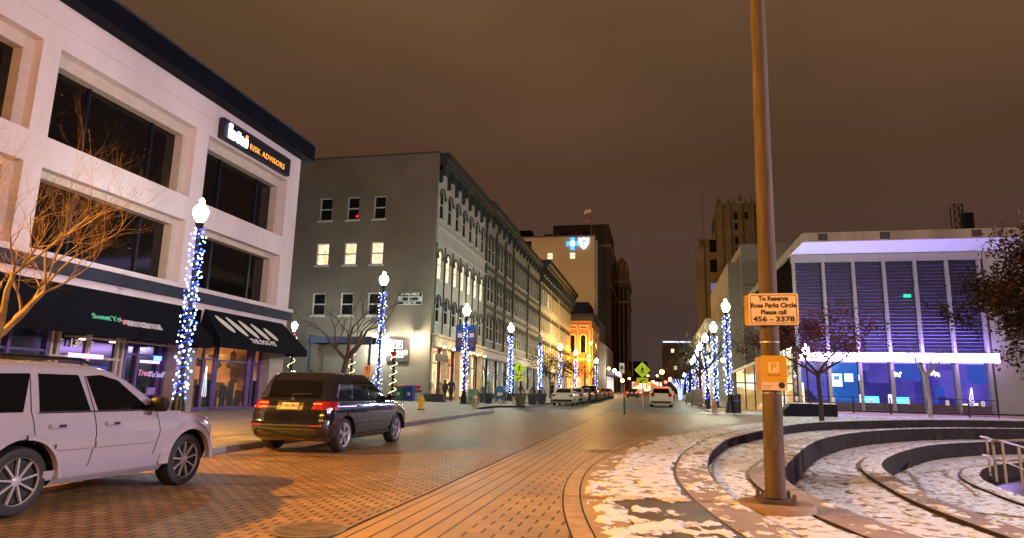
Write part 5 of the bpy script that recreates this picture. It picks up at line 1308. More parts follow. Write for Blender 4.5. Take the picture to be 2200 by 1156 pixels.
garland_post('garlanded post with red bow beside the blue lit lamp post', 848, 750, 44)
# tall sodium lamps: some in the street, two outside the frame whose orange light fills the foreground
sod = glow('sodium_lens', (1, .42, .06), 150)
def sodium(label, x, y, H, arm=(1.2, 0), m_=None, r=.22, light=None, col=(1, .44, .05), aim=None):
    T = thing('sodium_lamp', label, 'street lamp', (x, y, G(y)), 0, 'orange sodium street lamps')
    q = MB(); q.lathe([(.16, 0), (.12, .6), (.07, H)], n=10); q.tube([(0, 0, H-.1), (arm[0]*.5, arm[1]*.5, H+.25), (arm[0], arm[1], H+.2)], .045); q.build('post', acorn_pole, T, smooth=40)
    q = MB(); q.lathe([(.1, H+.28), (.26, H+.18), (.26, H+.1)], Matrix.Translation((arm[0], arm[1], 0)), 12); q.build('lamp_head', acorn_pole, T, smooth=40)
    q = MB(); q.lathe([(r*.3, H+.1), (r*.8, H+.1-r*.3), (r, H+.1-r*.8), (r*.8, H+.1-r*1.4), (r*.3, H+.1-r*1.75)], Matrix.Translation((arm[0], arm[1], 0)), 14); q.build('lens', m_ or sod, T, smooth=40)
    if light:
        l = bpy.data.lights.new('sodium_light', 'POINT'); l.energy = light; l.color = col; l.shadow_soft_size = .12
        o = bpy.data.objects.new('sodium_light', l); C.objects.link(o); o.parent = T; o.location = (arm[0], arm[1], H-.5)
        if aim: l.type = 'SPOT'; l = o.data; l.spot_size = R(aim[3]); l.spot_blend = .6; l.shadow_soft_size = .12; o.rotation_euler = Vector(aim[:3]).to_track_quat('-Z', 'Y').to_euler()
    return T
for i, (px, py, Y, l) in enumerate(((1337, 815, 190, 'orange sodium street lamp in the distance left of the crossing sign'), (1422, 796, 150, 'orange sodium street lamp in the distance above the white minivan'), (1266, 763, 96, 'orange sodium street lamp above the parked cars near the brick building'), (1403, 818, 215, 'small far sodium lamp above the minivan roof'), (1352, 812, 205, 'small far sodium lamp between the distant lamp and the crossing sign'), (1392, 806, 240, 'tiny sodium lamp just right of the crossing sign'), (1412, 806, 235, 'tiny sodium lamp left of the big distant orange one'), (1440, 812, 190, 'far sodium lamp right of the minivan'), (1452, 826, 170, 'far sodium lamp low over the right pavement'), (1330, 800, 180, 'far sodium lamp over the parked cars'), (1308, 790, 150, 'sodium lamp by the pedimented building'), (1553, 772, 62, 'orange sodium lamp on a thin pole just left of the cream canopy'))):
    p = atY(px, py, Y); sodium(l, p.x-.6, Y, p.z-G(Y), arm=(.6, 0), m_=glow('sodium_far', (1, .38, .07), 60), r=(.5 if i < 2 else .32) if Y > 110 else .2)
def flood(label, x, y, H, power, col, soft=.2, aim=None):
    T = thing('flood_lamp', label, 'flood lamp', (x, y, G(y)), 0, None)
    q = MB(); q.lathe([(.16, 0), (.12, .6), (.08, H)], n=10); q.build('post', acorn_pole, T, smooth=40)
    q = MB(); q.box(-.3, .3, -.08, .08, H, H+.35); q.build('lamp_head', acorn_pole, T)
    l = bpy.data.lights.new('flood_light', 'POINT'); l.energy = power; l.color = col; l.shadow_soft_size = soft
    o = bpy.data.objects.new('flood_light', l); C.objects.link(o); o.parent = T; o.location = (0, .5, H+.1)
    if aim: l.type = 'SPOT'; l = o.data; l.spot_size = R(aim[3]); l.spot_blend = .35; l.shadow_soft_size = soft; o.rotation_euler = (Vector(aim[:3])-Vector((x, y+.5, H+.1+G(y)))).to_track_quat('-Z', 'Y').to_euler()
    return T
# traffic signals far away
for i, (px, py, Y) in enumerate(((1430, 821, 140), (1381, 826, 175), (1376, 843, 175), (1417, 838, 150))):
    p = atY(px, py, Y); T = thing('traffic_signal', 'distant traffic signal showing red, '+['above the minivan', 'behind the crossing sign', 'low beside the crossing sign post', 'just above the minivan roof'][i], 'traffic signal', (p.x, Y, G(Y)), 0, 'distant traffic signals')
    h = p.z-G(Y); q = MB(); q.tube([(0, 0.3, 0), (0, .3, h+.6)], .08); q.build('pole', blackpaint, T)
    q = MB(); q.box(-.2, .2, 0, .25, h-.9, h+.35); q.build('housing', blackpaint, T)
    q = MB(); q.lathe([(.3, 0), (.3, .04)], Mx((0, -.04, h), (1, 0, 0), (0, 0, 1)), 12); q.build('lens', glow('signal_red', (1, .03, .02), 25), T)
# ================================================================ pole, signs and small things
rust = mat('weathered_steel_pole', (.085, .055, .036), .8, 0, .4, 1.6, .2, 25, aniso=(6, 6, .8))
PP = atY(1668, 1085, 9.9)
LP = thing('light_pole', 'tall rusty steel pole in front carrying the reservation sign and the yellow parking sign', 'pole', (1.53, 9.75, -.035)); LP.rotation_euler = (0, R(.7), 0)
zb = .10+.1
q = MB(); q.lathe([(.134, zb+.03), (.132, zb+.6), (.078, 14)], Matrix.Translation((0, 0, 0)), 28)
pole = q.build('shaft', rust, LP, smooth=40)
q = MB(); M = Matrix.Translation((0, 0, zb-.035)); s_ = .25
q.prism([(-s_+.05, -s_), (s_-.05, -s_), (s_, -s_+.05), (s_, s_-.05), (s_-.05, s_), (-s_+.05, s_), (-s_, s_-.05), (-s_, -s_+.05)], M, .045)
for a in (-1, 1):
    for b in (-1, 1): q.lathe([(.028, .04), (.028, .12), (.012, .14)], M @ Matrix.Translation((a*.2, b*.2, 0)), 8)
q.build('base_plate', rust, LP)
q = MB(); q.lathe([(.50, -.15), (.50, zb-.055), (.48, zb-.035)], n=36); q.build('concrete_footing', mat('footing', (.30, .2, .13), .8, 0, .25, 3, .3, 20), LP, smooth=40)
d = Vector((-.25, -1, 0)).normalized(); rt = Vector((0, 0, 1)).cross(d)*1; rt = Vector((-d.y, d.x, 0))
q = MB(); M = Mx(d*.125+Vector((0, 0, .95)), rt, (0, 0, 1)); q.prism([(.06*math.cos(a)*1, .12*math.copysign(abs(math.sin(a))**.6, math.sin(a))) for a in [2*math.pi*k/20 for k in range(20)]], M, .012); q.build('hand_hole_cover', rust, LP)
# signs face the camera side; built as thin aluminium plates
sign_face = mat('sign_cream', (.75, .58, .46), .45, 0, .08, 2); sign_ink = mat('sign_ink', (.025, .02, .018), .6, 0, 0)
def rrect(w, h, r, n=5):
    P = []
    for cx, cy, a0 in ((w-r, h-r, 0), (-w+r, h-r, 90), (-w+r, -h+r, 180), (w-r, -h+r, 270)):
        for k in range(n+1): a = R(a0+90*k/n); P.append((cx+r*math.cos(a), cy+r*math.sin(a)))
    return P
def plate_sign(name, label, c, rt, w, h, r, face, back, parent=None):
    up = Vector((0, 0, 1)); n = rt.cross(up)
    q = MB(); q.prism(rrect(w/2, h/2, r), Mx(c, rt, up), .004); T = q.build(name, back, parent)
    if parent is None: tag(T, label, 'sign')
    else: T['label'] = label
    q = MB(); q.prism(rrect(w/2-.001, h/2-.001, r), Mx(Vector(c)+n*.004, rt, up), .002); q.build('face', face, T); return T, n
def border(T, c, rt, n, w, h, r, t, m_):
    o = rrect(w/2, h/2, r); i_ = rrect(w/2-t, h/2-t, max(.001, r-t)); M = Mx(Vector(c)+n*.0068, rt, (0, 0, 1)); q = MB()
    for k in range(len(o)): k2 = (k+1) % len(o); q.quad(*[tuple(M @ Vector((x, y, 0))) for x, y in (o[k], o[k2], i_[k2], i_[k])])
    q.build('border', m_, T, fix=False)
rtS = Vector((1, -.12, 0)).normalized(); nS = rtS.cross(Vector((0, 0, 1)))
Yp = 9.6
a = atY(1656, 664, Yp-.02); c = Vector((a.x, Yp-.02, a.z))-Vector(LP.location)
S1, n = plate_sign('sign', 'cream rectangular reservation sign', c, rtS, .645, .44, .03, sign_face, mat('sign_backing', (.6, .4, .15), .5), LP)
border(S1, c, rtS, n, .60, .40, .03, .009, sign_ink)
for i, (s, sz) in enumerate((('To Reserve', .088), ('Rosa Parks Circle', .088), ('Please call', .088), ('456 - 3378', .098))):
    text(s, sz, sign_ink, c+n*.008+Vector((0, 0, .145-.096*i)), rtS, (0, 0, 1), S1, align='CENTER', ext=.001, bold=.0035, sx=.93 if i < 3 else 1.25)
a2 = c+Vector((-.045, .05, -.012)); q = MB(); q.prism(rrect(.33, .215, .03), Mx(a2-n*.0, rtS, (0, 0, 1)), .004); q.build('rear_sign', mat('rear_sign_ochre', (.55, .33, .1), .5), LP)
a = atY(1656, 801, Yp-.02); c = Vector((a.x, Yp-.02, a.z))-Vector(LP.location)
yel = mat('sign_yellow', (.62, .36, .03), .45, 0, .06)
rt2 = Vector((1, -.05, 0)).normalized()
S2, n = plate_sign('parking_sign', 'yellow parking notice', c+Vector((.015, 0, 0)), rt2, .33, .47, .02, yel, steel, LP)
c2 = c+Vector((.015, 0, 0)); M = Mx(c2+n*.0066, rt2, (0, 0, 1))
q = MB(); q.prism([(-.164, -.234), (.164, -.234), (.164, -.125), (-.164, -.125)], M, .001); q.build('lower_panel', sign_face, S2)
q = MB(); q.prism([(-.07, .0), (.07, .0), (.07, .145), (-.07, .145)], M, .001); q.build('symbol_panel', mat('sign_pale_yellow', (.85, .6, .3), .45), S2)
text('P', .15, yel, c2+n*.0085+Vector((0, 0, .075)), rt2, (0, 0, 1), S2, align='CENTER', ext=.001, bold=.003)
text('MONITOR', .035, mat('sign_grey_ink', (.3, .16, .03), .6), c2+n*.0085+Vector((0, 0, -.03)), rt2, (0, 0, 1), S2, align='CENTER', ext=.001)
q = MB(); q.prism([(.042*math.cos(t), .042*math.sin(t)) for t in [2*math.pi*k/24 for k in range(24)]], Mx(c2+n*.008+rt2*.095+Vector((0, 0, -.165)), rt2, (0, 0, 1)), .002); q.build('black_dot', sign_ink, S2)
text('PAY BY PHONE', .018, sign_ink, c2+n*.0085+rt2*-.145+Vector((0, 0, -.175)), rt2, (0, 0, 1), S2, ext=.0005)
text('ZONE 1234  -', .018, sign_ink, c2+n*.0085+rt2*-.145+Vector((0, 0, -.205)), rt2, (0, 0, 1), S2, ext=.0005)
q = MB(); q.prism(rrect(.15, .225, .02), Mx(c+Vector((-.06, .08, -.01)), rt2, (0, 0, 1)), .004); q.build('rear_sign', mat('sign_back_pink', (.5, .33, .26), .5), LP)
q = MB()
for z in (2.3, 2.75, 1.85, 1.6): q.lathe([(.129, z), (.129, z+.018)], n=24)
split(q.build('steel_band', steel, LP))
# crossing signs
lime = mat('sign_lime', (.62, .95, .05), .5, 0, .03)
def walker(T, c, s, y):
    q = MB(); M = Matrix(((1, 0, 0, c[0]), (0, 0, 1, y), (0, 1, 0, c[1]), (0, 0, 0, 1)))
    L_ = lambda a, b, w: q.prism((lambda d, n_: [(a[0]+n_[0], a[1]+n_[1]), (b[0]+n_[0], b[1]+n_[1]), (b[0]-n_[0], b[1]-n_[1]), (a[0]-n_[0], a[1]-n_[1])])(0, ((b[1]-a[1])/math.hypot(b[0]-a[0], b[1]-a[1])*w*s, -(b[0]-a[0])/math.hypot(b[0]-a[0], b[1]-a[1])*w*s)), M, .004)
    pt = lambda x, y_: (x*s, y_*s)
    q.prism([(s*(.0+.055*math.cos(t)), s*(.31+.055*math.sin(t))) for t in [2*math.pi*k/12 for k in range(12)]], M, .004)
    L_(pt(.0, .23), pt(.01, -.02), .06); L_(pt(.0, -.02), pt(-.08, -.17), .035); L_(pt(-.08, -.17), pt(-.16, -.32), .028); L_(pt(.02, -.02), pt(.09, -.17), .035); L_(pt(.09, -.17), pt(.12, -.33), .028); L_(pt(-.03, .21), pt(-.13, .08), .024); L_(pt(-.13, .08), pt(-.16, .0), .022); L_(pt(.04, .21), pt(.14, .1), .024); L_(pt(.14, .1), pt(.2, .08), .02)
    q.build('walking_figure', sign_ink, T)
def crossing_sign(label, px, pyd, pya, Y, size, pole_m):
    p = atY(px, pyd, Y); zg = G(Y)+.02; T = thing('crossing_sign', label, 'sign', (p.x, Y, zg), 0, 'pedestrian crossing signs')
    h = p.z-zg; s = size/2*1.414
    q = MB(); q.tube([(0, 0, 0), (0, 0, h+s*.8)], .035); q.build('post', pole_m, T)
    q = MB(); M = Matrix(((1, 0, 0, 0), (0, 0, 1, -.06), (0, 1, 0, h), (0, 0, 0, 1))); q.prism([(s, 0), (0, s), (-s, 0), (0, -s)], M, .02); f = q.build('diamond_panel', lime, T)
    walker(f, (0, h), s*1.25, -.075)
    ha = atY(px, pya, Y).z-zg; q = MB(); q.box(-s*.72, s*.72, -.06, -.04, ha-s*.36, ha+s*.36); f = q.build('arrow_panel', lime, T)
    q = MB(); M = Matrix(((1, 0, 0, 0), (0, 0, 1, -.075), (0, 1, 0, ha), (0, 0, 0, 1))); q.prism([(-.35*s, -.25*s), (-.1*s, -.25*s), (-.17*s, -.14*s), (.35*s, .12*s), (.3*s, .24*s), (-.22*s, -.02*s), (-.3*s, .05*s)], M, .004); q.build('arrow', sign_ink, f)
    return T
crossing_sign('lime diamond crossing sign with arrow on a pale post in the middle of the street', 1380, 795, 818, 51.3, .86, mat('pale_post', (.5, .48, .55), .4, .3, .1))
crossing_sign('lime diamond crossing sign with arrow among the plant pots on the left pavement', 1116, 792, 813, 49, .75, steel)
p = atY(1341, 822, 39.5); T = thing('thin_post', 'thin black upright post at the end of the plaza edge', 'post', (p.x, 39.5, G(39.5)))
q = MB(); q.tube([(0, 0, 0), (0, 0, p.z-G(39.5))], .04, 8); q.lathe([(.12, 0), (.1, .04)], n=10); q.build('post', blackpaint, T); q = MB(); q.box(-.03, .03, -.05, -.03, 1.0, p.z-.5); q.build('edge_sign', mat('orange_edge', (.4, .15, .05), .6), T)
p = atY(1336, 791, 60); T = thing('small_sign', 'small white sign on a thin post left of the central crossing sign', 'sign', (p.x, 60, G(60)))
q = MB(); q.tube([(0, .05, 0), (0, .05, p.z-G(60)+.5)], .03); q.build('post', steel, T); q = MB(); q.box(-.22, .22, 0, .02, p.z-G(60)-.45, p.z-G(60)+.45); f = q.build('panel', mat('sign_white', (.6, .6, .58), .5), T); q = MB(); q.box(-.1, .1, -.01, 0, p.z-G(60)-.1, p.z-G(60)+.2); q.build('symbol', sign_ink, f)
# no parking sign by the black car
p = atY(790, 797, 26); T = thing('no_parking_sign', 'small no parking sign on a thin red post behind the black vehicle', 'sign', (p.x, 26, G(26)+.13))
h = p.z-G(26)-.13; tanp = mat('sign_tan', (.62, .34, .22), .5, 0, .05); inkr = mat('sign_dark_red', (.12, .03, .02), .6)
q = MB(); q.tube([(0, 0, 0), (0, 0, h-.2)], .025); q.build('post', mat('red_post', (.35, .08, .04), .5), T)
q = MB(); q.prism(rrect(.155, .23, .02), Matrix(((1, 0, 0, 0), (0, 0, 1, -.04), (0, 1, 0, h), (0, 0, 0, 1))), .01); f = q.build('panel', tanp, T)
text('R', .22, inkr, (0, -.045, h+.06), (1, 0, 0), (0, 0, 1), f, align='CENTER', ext=.002, bold=.006)
q = MB()
for k in range(24):
    t0, t1_ = 2*math.pi*k/24, 2*math.pi*(k+1)/24; q.quad(*[(r*math.cos(t), -.048, h+.06+r*math.sin(t)) for r, t in ((.125, t0), (.125, t1_), (.1, t1_), (.1, t0))])
q.obox(Matrix.Translation((0, -.05, h+.06)) @ Matrix.Rotation(R(45), 4, 'Y'), .22, .004, .02); q.box(-.1, .1, -.05, -.041, h-.12, h-.1); q.box(-.11, .11, -.05, -.041, h-.18, h-.155)
q.build('prohibition_ring', inkr, f)
# hydrant
p = atY(904, 885, 34); T = thing('fire_hydrant', 'yellow fire hydrant on the left pavement', 'fire hydrant', (p.x, 34, G(34)+.13))
hy = mat('hydrant_yellow', (.7, .5, .02), .4, 0, .15, 6); sc = 1.12
q = MB(); q.lathe([(.17*sc, 0), (.17*sc, .05), (.12*sc, .07), (.12*sc, .48), (.16*sc, .5), (.16*sc, .54), (.13*sc, .58), (.09*sc, .68), (.03, .72), (.03, .77)], n=16); q.build('barrel', hy, T, smooth=40)
for s in (-1, 1): q = MB(); q.lathe([(.06, .1), (.07, .19), (.05, .2)], Matrix.Translation((0, 0, .42)) @ Matrix.Rotation(s*math.pi/2, 4, 'Y'), 10); q.build('side_outlet', hy, T)
q = MB(); q.lathe([(.08, .1), (.09, .2), (.04, .22)], Matrix.Translation((0, 0, .38)) @ Matrix.Rotation(math.pi/2, 4, 'X'), 10); q.build('front_outlet', hy, T)
q = MB(); q.lathe([(.175*sc, -.005), (.175*sc, .045)], n=16); q.build('foot', blackpaint, T)
# bollards
for px, Y, l in ((1020, 40.5, 'short round stone bollard in front of the restaurant'), (1535, 45, 'round steel bollard left of the tall right lamp post')):
    p = atY(px, 870, Y); T = thing('bollard', l, 'bollard', (p.x, Y, G(Y)+(.1 if px < 1100 else .02)), 0, 'round bollards')
    q = MB(); hh = .95 if px > 1100 else .8; q.lathe([(.16, 0), (.16, hh-.05), (.12, hh)], n=16); q.build('shaft', mat('bollard_tan', (.36, .26, .2), .6, 0, .3, 3), T, smooth=40)
    q = MB(); q.lathe([(.165, hh-.2), (.165, hh-.14)], n=16); q.build('band', steel, T)
# black litter bin, right
p = atY(1582, 885, 46.6); T = thing('litter_bin', 'black litter bin standing beside the tall right lamp post', 'litter bin', (p.x, 46.6, G(46.6)+.02))
q = MB(); q.lathe([(.3, 0), (.32, .06), (.33, 1.1), (.36, 1.12), (.36, 1.2), (.25, 1.27)], n=20); q.build('body', mat('bin_black', (.012, .012, .02), .4), T, smooth=40); q = MB(); q.lathe([(.335, .8), (.335, .86)], n=20); q.build('blue_band', mat('bin_blue', (.03, .1, .5), .5), T)
# decorated fence with bins by the lane
p = atY(842, 865, 47.5); p2 = atY(905, 865, 47.5); zg = G(47.5)+.13
T = thing('picket_fence', 'low white picket fence with garland and red bows along the foot of the end wall', 'fence', (p.x, 47.5, zg))
W_ = p2.x-p.x; q = MB()
for k in range(int(W_/.11)): q.box(k*.11, k*.11+.045, 0, .03, 0, 1.2)
q.box(0, W_, .03, .06, .25, .32); q.box(0, W_, .03, .06, 1.0, 1.07); q.build('pickets', mat('fence_white', (.5, .5, .48), .6), T)
q = MB(); rr = random.Random(5)
for i in range(260):
    t = i/260; c = Vector((W_*t, -.06, 1.05-.3*abs(math.sin(t*9)))); d = Vector((rr.uniform(-1, 1), rr.uniform(-.5, .5), rr.uniform(-1, 1)))*.14; e = Vector((rr.uniform(-1, 1), rr.uniform(-1, 1), rr.uniform(-1, 1)))*.05; q.quad(c-d*.3+e, c+d, c+d*.4-e)
q.build('garland', greenery, T, fix=False)
for k in range(4):
    q = MB(); x = W_*(.08+.27*k)
    for s in (-1, 1): q.lathe([(.02, 0), (.12, .1), (.13, .18), (.03, .24)], Matrix.Translation((x, -.15, 1.1)) @ Matrix.Rotation(s*1.2, 4, 'Y'), 8)
    q.box(x-.05, x+.05, -.18, -.14, .75, 1.1); q.build('red_bow', red_bow, T)
for i, (dx, col, l) in enumerate(((.45, (.01, .12, .09), 'green recycling bin in front of the white picket fence'), (.8, (.01, .03, .2), 'blue black bin beside the green recycling bin'))):
    T = thing('recycling_bin', l, 'bin', (p.x+W_*dx-.1, 46.6, zg), 0, 'bins by the picket fence'); m_ = mat('bin_col%d' % i, col, .5)
    q = MB(); w = .38 if i == 0 else .27; q.box(-w, w, -.3, .3, .08, 1.0+.1*i); q.build('body', m_, T, bevel=.03); q = MB(); q.box(-w-.03, w+.03, -.33, .33, 1.02+.1*i, 1.12+.1*i); q.build('lid', m_, T, bevel=.02)
    q = MB(); q.box(-.1, .12, -.31, -.301, .5, .7); q.build('sticker', mat('sign_white', (.6, .6, .58), .5), T)
# little lit meters behind the black car
p = atY(661, 808, 42); T = thing('pay_station', 'yellow and white pay station glowing behind the black vehicle roof', 'pay station', (p.x, 42, G(42)+.13))
h = p.z-G(42)-.13; q = MB(); q.box(-.15, .15, -.1, .1, 0, h+.3); q.build('cabinet', mat('meter_grey', (.3, .3, .3), .5), T, bevel=.02)
q = MB(); q.box(-.14, .02, -.125, -.101, h-.3, h+.3); q.build('yellow_panel', glow('meter_yellow', (1, .85, .2), 1.0), T); q = MB(); q.box(.03, .14, -.125, -.101, h-.1, h+.25); q.build('white_panel', glow('meter_white', (.8, 1, .95), 1.0), T)
p = atY(685, 813, 42); T = thing('lit_notice', 'small pale lit notice box beside the pay station', 'notice box', (p.x, 42, G(42)+.13)); h = p.z-G(42)-.13
q = MB(); q.box(-.3, .3, -.05, .05, h-.15, h+.15); q.build('box', glow('notice_lit', (.6, .95, .95), .8), T); q = MB(); q.tube([(0, 0, 0), (0, 0, h-.15)], .03); q.build('post', blackpaint, T)
# planters
pot_m = mat('dark_pot', (.025, .03, .04), .5, 0, .2); fir = mat('small_fir', (.03, .08, .03), .8, 0, .5, 9)
def fir_part(T, h, r, z0, seed, n=260):
    rr = random.Random(seed); q = MB()
    for i in range(n):
        t = rr.random()**.8; a = rr.uniform(0, 6.28); R_ = r*(1-t)*rr.uniform(.5, 1)+.02; c = Vector((R_*math.cos(a), R_*math.sin(a), z0+h*t)); d = Vector((math.cos(a), math.sin(a), -.2))*r*.35; e = Vector((-math.sin(a), math.cos(a), rr.uniform(-.5, .5)))*.035; q.quad(c-e, c+e, c+d)
    return q.build('foliage', fir, T, fix=False)
for i, (px, py, Y, w, h, sq, l) in enumerate(((925, 868, 49.4, .42, .62, 1, 'square dark planter with little fir at the restaurant corner'), (944, 868, 49.0, .42, .62, 1, 'second square dark planter with little fir left of the two people'), (1037, 868, 51, .36, .75, 0, 'dark round pot with shrub right of the stone bollard'), (1048, 870, 49, .40, .8, 0, 'larger dark round pot with fir beside the letter box'),
        (1118, 873, 45.5, .42, .85, 0, 'green dark pot under the left crossing sign'), (1144, 870, 49.5, .42, .8, 0, 'dark green tapered pot with shrub, middle of the three by the kerb'), (1163, 868, 52, .42, .8, 0, 'black tapered pot nearest the white parked sedan'))):
    p = atY(px, py, Y); T = thing('planter', l, 'planter', (p.x, Y, G(Y)+.13), 0, 'plant pots outside the restaurant')
    q = MB()
    if sq: q.box(-w, w, -w, w, 0, h)
    else: q.lathe([(w*.7, 0), (w*1.0, h-.08), (w*1.1, h-.07), (w*1.1, h), (w*.95, h)], n=18)
    q.build('pot', pot_m if i != 4 else mat('olive_pot', (.06, .09, .03), .6), T, smooth=40, bevel=.0)
    fir_part(T, .9 if i in (0, 1, 3) else .55, w*.85, h-.02, i)
    q = MB(); q.tube([(0, 0, h-.1), (0, 0, h+.5)], .03, 5); q.build('stem', wood_bark, T)
# blue letter box, boards
p = atY(1075, 868, 55); T = thing('letter_box', 'blue street letter box behind the bicycles', 'letter box', (p.x, 55, G(55)+.13)); bb = mat('post_blue', (.03, .14, .3), .5, 0, .1)
q = MB(); q.box(-.42, .42, -.35, .35, .25, 1.0); q.prism([(-.42, 1.0), (.42, 1.0)]+[(.42*math.cos(a), 1.0+.35*math.sin(a)) for a in [math.pi*k/10 for k in range(1, 10)]], Matrix(((1, 0, 0, 0), (0, 0, 1, -.35), (0, 1, 0, 0), (0, 0, 0, 1))), .7); q.build('body', bb, T)
q = MB(); [q.box(x-.04, x+.04, y-.04, y+.04, 0, .25) for x in (-.36, .36) for y in (-.3, .3)]; split(q.build('leg', bb, T)); q = MB(); q.box(-.25, .25, -.37, -.351, .5, .8); q.build('white_label', mat('sign_white', (.6, .6, .58), .5), T)
def aboard(label, px, Y, m_, w=.35, h=1.1):
    p = atY(px, 868, Y); T = thing('sandwich_board', label, 'sign board', (p.x, Y, G(Y)+.13), 0, 'pavement sign boards')
    for s in (-1, 1): q = MB(); M = Matrix.Translation((0, s*.2, h/2)) @ Matrix.Rotation(s*.2, 4, 'X'); q.obox(M, 2*w, .03, h); b = q.build('board', mat('board_frame', (.25, .2, .15), .6), T); 
    q = MB(); M = Matrix.Translation((0, -.225, h/2)) @ Matrix.Rotation(-.2, 4, 'X'); q.obox(M, 2*w-.12, .02, h-.16); q.build('poster', m_, T)
aboard('green and white sandwich board beside the bannered lamp post', 1016, 45.2, mat('green_poster', (.1, .35, .2), .6, 0, .8, 3)); aboard('cream sandwich board behind the bicycles', 1130, 53, mat('cream_poster', (.5, .42, .35), .6, 0, .3, 3), w=.42)
# bicycles
def bicycle(label, px, Y, rz):
    p = atY(px, 875, Y); T = thing('bicycle', label, 'bicycle', (p.x, Y, G(Y)+.13), rz, 'bicycles parked on the pavement')
    fm = black
    for x in (-.52, .52):
        q = MB(); n = 24; q.tube([(x+.33*math.cos(2*math.pi*k/n), 0, .35+.33*math.sin(2*math.pi*k/n)) for k in range(n+1)], .02, 6)
        for k in range(8): q.tube([(x, 0, .35), (x+.32*math.cos(k*.785), 0, .35+.32*math.sin(k*.785))], .004, 3)
        q.build('wheel', rubber, T)
    q = MB()
    for a, b in (((-.52, .35), (-.12, .32)), ((-.52, .35), (-.2, .82)), ((-.2, .82), (-.12, .32)), ((-.2, .78), (.34, .85)), ((-.12, .32), (.36, .76)), ((.33, .95), (.52, .35))): q.tube([(a[0], 0, a[1]), (b[0], 0, b[1])], .018, 6)
    q.build('frame', fm, T)
    q = MB(); q.tube([(.33, 0, .95), (.33, -.25, 1.0)], .013); q.tube([(.33, 0, .95), (.33, .25, 1.0)], .013); q.build('handlebar', fm, T)
    q = MB(); q.obox(Matrix.Translation((-.22, 0, .88)), .26, .13, .05); q.build('saddle', rubber, T, bevel=.015)
bicycle('black bicycle leaning behind the letter box, left of two', 1072, 50, .5); bicycle('black bicycle beside the crossing sign, right of two', 1092, 48.5, .15)
# newspaper boxes right
for px, Y, w, h, l in ((1497, 60, .5, 1.45, 'tall grey utility box on the right pavement by the dark tree trunk'), (1482, 66, .4, 1.1, 'lower dark box behind the grey utility box')):
    p = atY(px, 865, Y); T = thing('utility_box', l, 'utility box', (p.x, Y, G(Y)+.1), 0, 'boxes on the right pavement'); q = MB(); q.box(-w, w, -.3, .3, .15, h); q.build('cabinet', mat('util_grey', (.2, .17, .13), .6, 0, .2), T, bevel=.03)
    q = MB(); [q.box(x-.05, x+.05, -.05, .05, 0, .15) for x in (-w+.1, w-.1)]; split(q.build('foot', blackpaint, T)); q = MB(); q.box(-w+.1, w-.1, -.32, -.301, .3, h-.15); q.build('door', mat('util_door', (.13, .11, .09), .6), T)
# planter box on the snow and event fence with 8 signs
p0 = atY(1683, 901, 45); p1 = atY(1797, 897, 45)
T = thing('planter_box', 'long low black planter box on the snow in front of the event fence', 'planter', (0, 0, 0)); z = G(45)+.0
q = MB(); M = Matrix(((1, 0, 0, 0), (0, 0, 1, 44.6), (0, 1, 0, 0), (0, 0, 0, 1)))
q.prism([(p0.x, z), (p1.x, z), (p1.x, z+.78), (p0.x+.45, z+.78), (p0.x, z+.35)], M, 1.4); q.build('box', mat('planter_black', (.008, .009, .018), .6, 0, .3, spec=.1), T)
q = MB(); q.box(p0.x+.5, p1.x-.05, 44.65, 45.95, z+.781, z+.84); q.build('snow_cap', snow_m, T)
FA = Vector((atY(1690, 872, 55.5).x, 55.5)); FB = Vector((atY(1990, 872, 53.2).x, 53.2)); 
fpx = [1676, 1752, 1834, 1914, 1994, 2082, 2146]
fY = [57.5, 56.4, 55.2, 54.0, 52.8, 51.5, 50.5]
for i in range(6):
    a = atY(fpx[i], 880, fY[i]); b = atY(fpx[i+1], 880, fY[i+1]); a = Vector((a.x, fY[i], G(fY[i]))); b = Vector((b.x, fY[i+1], G(fY[i+1])))
    L_ = (b-a).xy.length; T = thing('event_barrier', 'black mesh event barrier panel with a white 8, number %s from the left' % ['one', 'two', 'three', 'four', 'five', 'six'][i], 'barrier', a, math.atan2(b.y-a.y, b.x-a.x), 'event barrier panels in front of the glass hall')
    q = MB(); hgt = 1.22
    for x in (.03, L_-.03): q.box(x-.025, x+.025, -.02, .02, 0, hgt)
    q.box(0, L_, -.018, .018, hgt-.04, hgt); q.box(0, L_, -.018, .018, .12, .16); q.build('frame', black, T)
    q = MB(); k = .15
    while k < L_-.05: q.box(k-.008, k+.008, -.008, .008, .16, hgt-.3); k += .14
    for z in (hgt-.3, .45, .7): q.box(.05, L_-.05, -.007, .007, z, z+.015)
    q.build('mesh_panel', black, T)
    text('8', .5, mat('eight_white', (.9, .9, .9), .5, 0, 0), (L_*.5, -.03, .95), (1, 0, 0), (0, 0, 1), T, align='CENTER', ext=.01, bold=.02, name='numeral')
# steel railing, lower right
T = thing('steel_railing', 'curved steel handrail with vertical posts at the lowest step on the right edge', 'railing', (0, 0, 0))
ra = mat('railing_steel', (.45, .33, .24), .35, .6, .15)
rp = []
cvr = resample(R4, 300)
start = min(range(300), key=lambda i: (cvr[i]-Vector((10.0, 21.5))).length)
P = []
base = [(2128, 1022), (2142, 1035), (2163, 1040), (2200, 1060), (2235, 1080)]
pts = []
for px, py in base:
    d_ = ray(px, py); t = (-1.06-1.5)/d_.z; pts.append(Vector((d_.x*t, d_.y*t, -1.06)))
top = 1.35
q = MB()
for p in pts: q.box(p.x-.03, p.x+.03, p.y-.03, p.y+.03, -1.06, -1.06+top)
q2 = []
c0 = pts[0]
for p in (Vector((13.2, 27.0, -1.06)), Vector((14.5, 29, -1.06)), Vector((16, 30.5, -1.06))): q.box(p.x-.03, p.x+.03, p.y-.03, p.y+.03, -1.06, -1.06+top)
